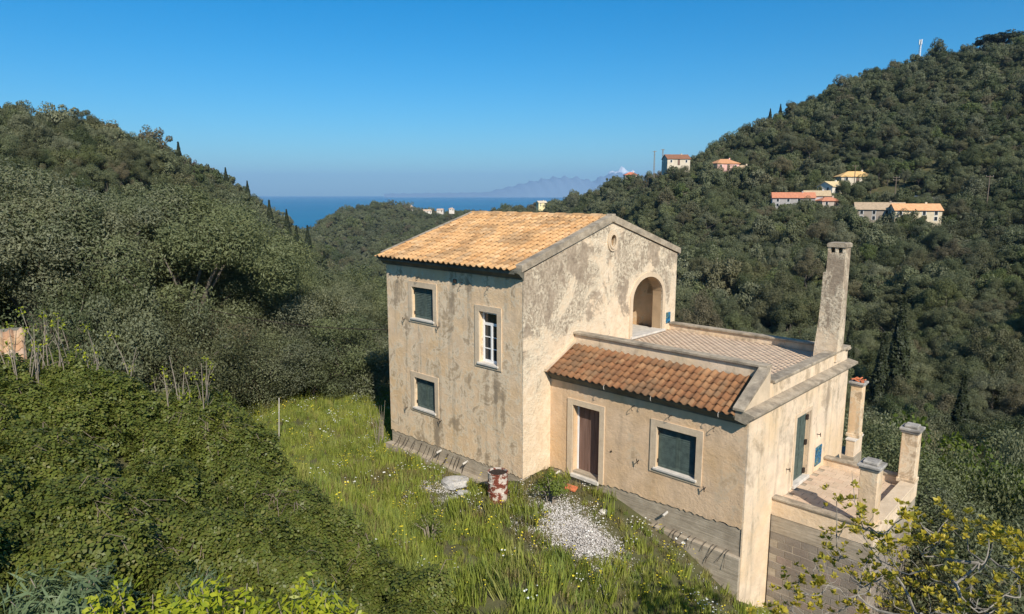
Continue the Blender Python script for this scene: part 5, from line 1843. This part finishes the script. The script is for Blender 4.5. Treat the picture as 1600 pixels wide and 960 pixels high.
mb.tube([n_[0] for n_ in tr], [n_[1] for n_ in tr], 8)
seqs = [(2, 3), (3, 4), (2, 5), (5, 6), (3, 7), (6, 8)]


def limb(A_, B_, r0, r1, w):
    P = []
    k1, k2 = Vector((fq.gauss(0, w), fq.gauss(0, w), fq.gauss(-w, w))), Vector((fq.gauss(0, w), fq.gauss(0, w), fq.gauss(-w * .5, w)))
    for k in np.linspace(0, 1, 7):
        P.append(A_.lerp(B_, k) + k1 * math.sin(math.pi * k) + k2 * math.sin(2 * math.pi * k) * .5)
    mb.tube(P, list(np.linspace(r0, r1, 7)), 6)
    return P


for a, b in seqs:
    limb(nodes[a][0], nodes[b][0], .036 if a == 2 else .024, .016, .09)
cand = [n_[0] for n_ in nodes[3:]]
tips = []
for x_, y_ in FT:
    tips.append(Vector(pix(x_, y_, fq.uniform(9.6, 11.6))) - root)
tips.sort(key=lambda t_: min((t_ - c_).length for c_ in cand))
for tp in tips:
    c_ = min(cand, key=lambda c_: (tp - c_).length + (.3 if c_.z > tp.z else 0))
    P = limb(c_, tp, .011, .005, .06)
    cand += [P[2], P[4]]
    for j in range(2):
        b_ = P[fq.randint(2, 5)]
        t2 = b_ + Vector((fq.gauss(0, .14), fq.gauss(0, .14), abs(fq.gauss(.12, .1))))
        limb(b_, t2, .005, .003, .02)
mb.build('branches', simple('fig_bark', (0.25, 0.22, 0.18), .9, .3, 12), fig)
CL = []
for s in range(5):
    rr_ = np.random.default_rng(900 + s)
    n_ = 11
    th = np.arange(n_) * 2.4 + rr_.normal(0, .2, n_)
    el = rr_.uniform(.1, 1.2, n_)
    dd = np.stack([np.cos(th) * np.cos(el), np.sin(th) * np.cos(el), np.sin(el)], -1)
    sd_ = np.stack([-np.sin(th), np.cos(th), 0 * th], -1)
    l_ = rr_.uniform(.07, .125, n_)[:, None]
    up_ = np.cross(dd, sd_)
    o0 = dd * .02
    v_ = np.stack([o0, o0 + dd * l_ * .45 + sd_ * l_ * .33 + up_ * l_ * .12, o0 + dd * l_, o0 + dd * l_ * .45 - sd_ * l_ * .33 + up_ * l_ * .12], 1).reshape(-1, 3)
    me = npmesh('fig_leaf_cluster', v_, np.arange(4 * n_).reshape(n_, 4))
    me.materials.append(M['fig'])
    CL.append(me)
for tp in tips:
    for j in range(fq.randint(7, 11)):
        o = link('leaf_cluster', CL[fq.randrange(5)], None, fig)
        o.location = tp + Vector((fq.gauss(0, .13), fq.gauss(0, .13), fq.gauss(.0, .1))) * (j > 0)
        o.rotation_euler = (fq.uniform(-.6, .6), fq.uniform(-.6, .6), fq.uniform(0, 6.28))
        k = fq.uniform(.45, .95)
        o.scale = (k, k, k)

# ------------------------------------------------------------------ meadow
def blade_clump(name, seed, n, h, rad, mat, bend=.35, wd=.012):
    q = np.random.default_rng(seed)
    a = q.uniform(0, 6.283, n)
    rr_ = rad * np.sqrt(q.uniform(0, 1, n))
    B = np.stack([rr_ * np.cos(a), rr_ * np.sin(a), np.zeros(n) - .03], -1)
    hh = (h * q.uniform(.45, 1.15, n))[:, None]
    ba = q.uniform(0, 6.283, n)
    bd = np.stack([np.cos(ba), np.sin(ba), np.zeros(n)], -1)
    sd_ = np.stack([-np.sin(ba), np.cos(ba), np.zeros(n)], -1) * wd
    k = q.uniform(.1, 1, n)[:, None] * bend
    m = B + bd * hh * k * .35 + np.array([0, 0, 1]) * hh * .55
    tp = B + bd * hh * k + np.array([0, 0, 1]) * hh * (1 - k * .35)
    v = np.stack([B - sd_, B + sd_, m + sd_ * .8, m - sd_ * .8, tp + sd_ * .15, tp - sd_ * .15], 1).reshape(-1, 3)
    i = np.arange(n)[:, None] * 6
    f = np.concatenate([i + np.array([0, 1, 2, 3]), i + np.array([3, 2, 4, 5])])
    me = npmesh(name, v, f)
    me.materials.append(mat)
    return me


def flower_clump(name, seed, n, h, rad, petal):
    q = np.random.default_rng(seed)
    mb = MB()
    for i in range(n):
        a, k = q.uniform(0, 6.28), rad * math.sqrt(q.uniform())
        p = Vector((k * math.cos(a), k * math.sin(a), h * q.uniform(.6, 1.15)))
        s = q.uniform(.016, .03)
        mb.add([p + Vector((s * math.cos(w), s * math.sin(w), q.uniform(-.006, .006))) for w in np.linspace(0, 6.283, 7)[:-1]] + [p + Vector((0, 0, -.012))], [(0, 1, 2, 3, 4, 5), (1, 0, 6), (3, 2, 6), (5, 4, 6)])
    me = mb.mesh(name, recalc=False)
    me.materials.append(petal)
    return me


GR = [blade_clump('grass_clump', 800 + s, 34, .3 + .06 * s, .17, M['grass']) for s in range(4)]
DR = [blade_clump('weed_clump_dry', 820 + s, 26, .24 + .07 * s, .16, M['dry'], .6, .007) for s in range(3)]
FL = [flower_clump('yellow_flowers', 830, 6, .36, .25, M['petal_y']), flower_clump('white_flowers', 831, 7, .32, .25, M['petal_w'])]
n = 62000
x, y = r.uniform(-27, 18, n), r.uniform(4, 36, n)
z = ground(x, y)
d = np.hypot(x, y)
# house coordinates
cu, su = math.cos(HA), math.sin(HA)
uu, vv = (x - HC[0]) * cu + (y - HC[1]) * su, -(x - HC[0]) * su + (y - HC[1]) * cu
inside = ((uu > -6.6) & (uu < .1) & (vv > -.24) & (vv < 8.5)) | ((uu > 0) & (uu < 6.4) & (vv > 1.1) & (vv < 8.5)) | ((uu > 6.2) & (uu < 8.9) & (vv > 2.8) & (vv < 6.9))
k = ~inside & ~in_mound(x, y, z, 12) & (d < 36) & (d > 6) & (np.degrees(np.abs(np.arctan2(x, y))) < 50)
k &= ~((vv > 1.3) & (uu > -6.6) & (uu < 6) & (vv < 12))      # nothing to see right behind the house
thin = np.exp(-(((uu - 2.7) / 1.0)**2 + ((vv + .6) / .75)**2)) + .8 * np.exp(-(((uu - 1.3) / .9)**2 + ((vv - .1) / .5)**2)) + .75 * np.exp(-(((uu + 1.8) / .8)**2 + ((vv + 1.4) / .5)**2))
k &= r.uniform(0, 1, n) > thin * 1.05
x, y, z, uu, vv, d = x[k], y[k], z[k], uu[k], vv[k], d[k]
n = len(x)
wall_d = np.minimum(np.where((uu < .5), np.abs(vv), 9), np.where((uu > 0), np.abs(vv - 1.2), 9))
patch = .5 + .25 * (np.sin(x * .9 + 1.3 * np.sin(y * .8)) + np.sin(y * 1.1 + 1.6 * np.sin(x * .6 + 1)))
pd = np.clip(.08 + .75 * np.exp(-wall_d / 1.3) * (uu > -7) * (uu < 6.5) + .45 * (patch > .75) + .35 * (thin[k] > .12), 0, .85)
dry = r.uniform(0, 1, n) < pd
idx = np.where(dry, 4 + r.integers(0, 3, n), r.integers(0, 4, n))
s = r.uniform(.45, 1.05, n) * (.7 + .5 * patch) * np.where(thin[k] > .2, .6, 1)
s = np.stack([s, s, s * r.uniform(.7, 1.2, n)], -1)
o = gn_scatter('meadow_grass', np.stack([x, y, z], -1), zrot(n, r, .15), s, idx, GR + DR)
tag(o, 'tall green meadow grass and dry weeds round the house', 'grass', kind='stuff')
fk = r.uniform(0, 1, n) < np.where(wall_d < 3, .07, .025)
m = fk.sum()
wf = (np.where(wall_d[fk] < 1.6, .55, .25) > r.uniform(0, 1, m)).astype(int)
o = gn_scatter('meadow_flowers', np.stack([x[fk], y[fk], z[fk]], -1), zrot(m, r, .15), np.ones((m, 3)) * r.uniform(.7, 1.15, m)[:, None], wf, FL)
tag(o, 'yellow and white wild flowers scattered through the meadow', 'flowers', kind='stuff')
print('grass', n)

# ------------------------------------------------------------------ old shed roof at the left edge
sp = pix(-42, 592, 19.5)
shed = empty('old_shed', (sp[0], sp[1], gz(sp[0], sp[1])), .62)
tag(shed, 'old shed with mossy patched tile roof at the left edge', 'shed')
zt = pix(10, 522, 19.5)[2] - shed.location.z
q = MB().prism([(-1.3, -.8), (1.3, -.8), (1.3, zt - .75), (-1.3, zt - .18)][::1], 0, -1.6, 1.0)
q = MB().prism([(-1.1, -.8), (1.1, -.8), (1.1, zt - .12), (-1.1, zt - .95)], 0, -1.6, .95)
q.build('wall', simple('limewash', (0.55, 0.53, 0.5), .9, .2, 4), shed)
so = MB().prism([(-1.25, zt - .98), (1.2, zt - .06), (1.2, zt - .12), (-1.25, zt - 1.04)], 0, -1.7, 1.0).build('roof', M['cornice'], shed)
ts = tile_mesh('old_tile', .21, .4, .075, .03)
M['tile_old'] = tiles_mat('old_mossy_tile', [(0.42, 0.25, 0.14), (0.5, 0.4, 0.28), (0.36, 0.2, 0.11), (0.55, 0.47, 0.37), (0.46, 0.3, 0.17)], .6)
tile_field(so, ts, M['tile_old'], -1.7, .21, 13, (-1.3, zt - .98), .3, 8, math.atan(.376), 8, 33)

# ------------------------------------------------------------------ small things
b = pix(433, 652, 25.5)
b[2] = gz(b[0], b[1])
tpz = pix(436, 622, 25.5)
e = MB().tube([(0, 0, -.2), (tpz[0] - b[0], tpz[1] - b[1], max(.8, tpz[2] - b[2]))], .017, 8).build('white_post', M['pvc'])
e.location = tuple(b)
tag(e, 'thin white post leaning in the meadow', 'post')
A_, B_ = Vector(pix(230, 455, 33)), Vector(hw(-6.5, .02, 3.6))
q = MB().tube([A_.lerp(B_, k) - Vector((0, 0, 1.1 * 4 * k * (1 - k) * .4)) for k in np.linspace(0, 1, 24)], .014, 5)
tag(q.build('power_cable', M['iron']), 'thin black cable sagging from the olive trees to the house', 'cable')
for i, (u_, v_) in enumerate(((-6.95, -.3), (-7.2, .1), (-6.8, .3))):
    p = hw(u_, v_)
    q = MB()
    for j in range(6):
        a, l_ = st.uniform(0, 6.28), st.uniform(.1, .35)
        h = st.uniform(.9, 1.6)
        q.tube([(0, 0, -.2), (math.cos(a) * l_ * .4, math.sin(a) * l_ * .4, h * .5), (math.cos(a) * l_, math.sin(a) * l_, h)], [.014, .01, .004], 4)
    o = q.build('bare_sapling', M['twig'])
    o.location = (p[0], p[1], gz(p[0], p[1]))
    tag(o, ['bare twiggy sapling at the left house corner, nearest to the camera', 'bare twiggy sapling at the left house corner, farthest from the wall', 'bare twiggy sapling touching the left house corner'][i], 'sapling')
# tangle of dry vines under the olives
q = MB()
vq = random.Random(44)
c0 = Vector(pix(88, 555, 31.5))
c0.z = gz(c0.x, c0.y)
for i in range(260):
    a, k = vq.uniform(0, 6.28), 2.0 * math.sqrt(vq.random())
    p = Vector((k * math.cos(a), k * math.sin(a) * .6, vq.uniform(1.0, 3.9)))
    q.tube([p, p + Vector((vq.gauss(0, .15), vq.gauss(0, .15), -.6)), p + Vector((vq.gauss(0, .3), vq.gauss(0, .3), -vq.uniform(1.0, 2.2)))], [.012, .01, .006], 3, False)
o = q.build('dry_vines', M['twig_dark'])
o.location = c0
tag(o, 'brown tangle of dry vines hanging under the left olives', 'vines', kind='stuff')

# ------------------------------------------------------------------ haze
t = NT('valley_haze')
t.t.nodes.remove(t.b)
pvn = t.n('VolumePrincipled')
pvn.inputs['Color'].default_value = (0.4, 0.66, 1.0, 1)
pvn.inputs['Density'].default_value = 5.5e-5
pvn.inputs['Anisotropy'].default_value = 0.0
t.t.links.new(pvn.outputs[0], t.out.inputs['Volume'])
hz = link('haze', MB().box(-31000, 31000, -31000, 31000, SEA - 45, 880).mesh('haze'), t.m)
tag(hz, 'faint blue haze over the sea and the far hills', 'haze', kind='stuff')
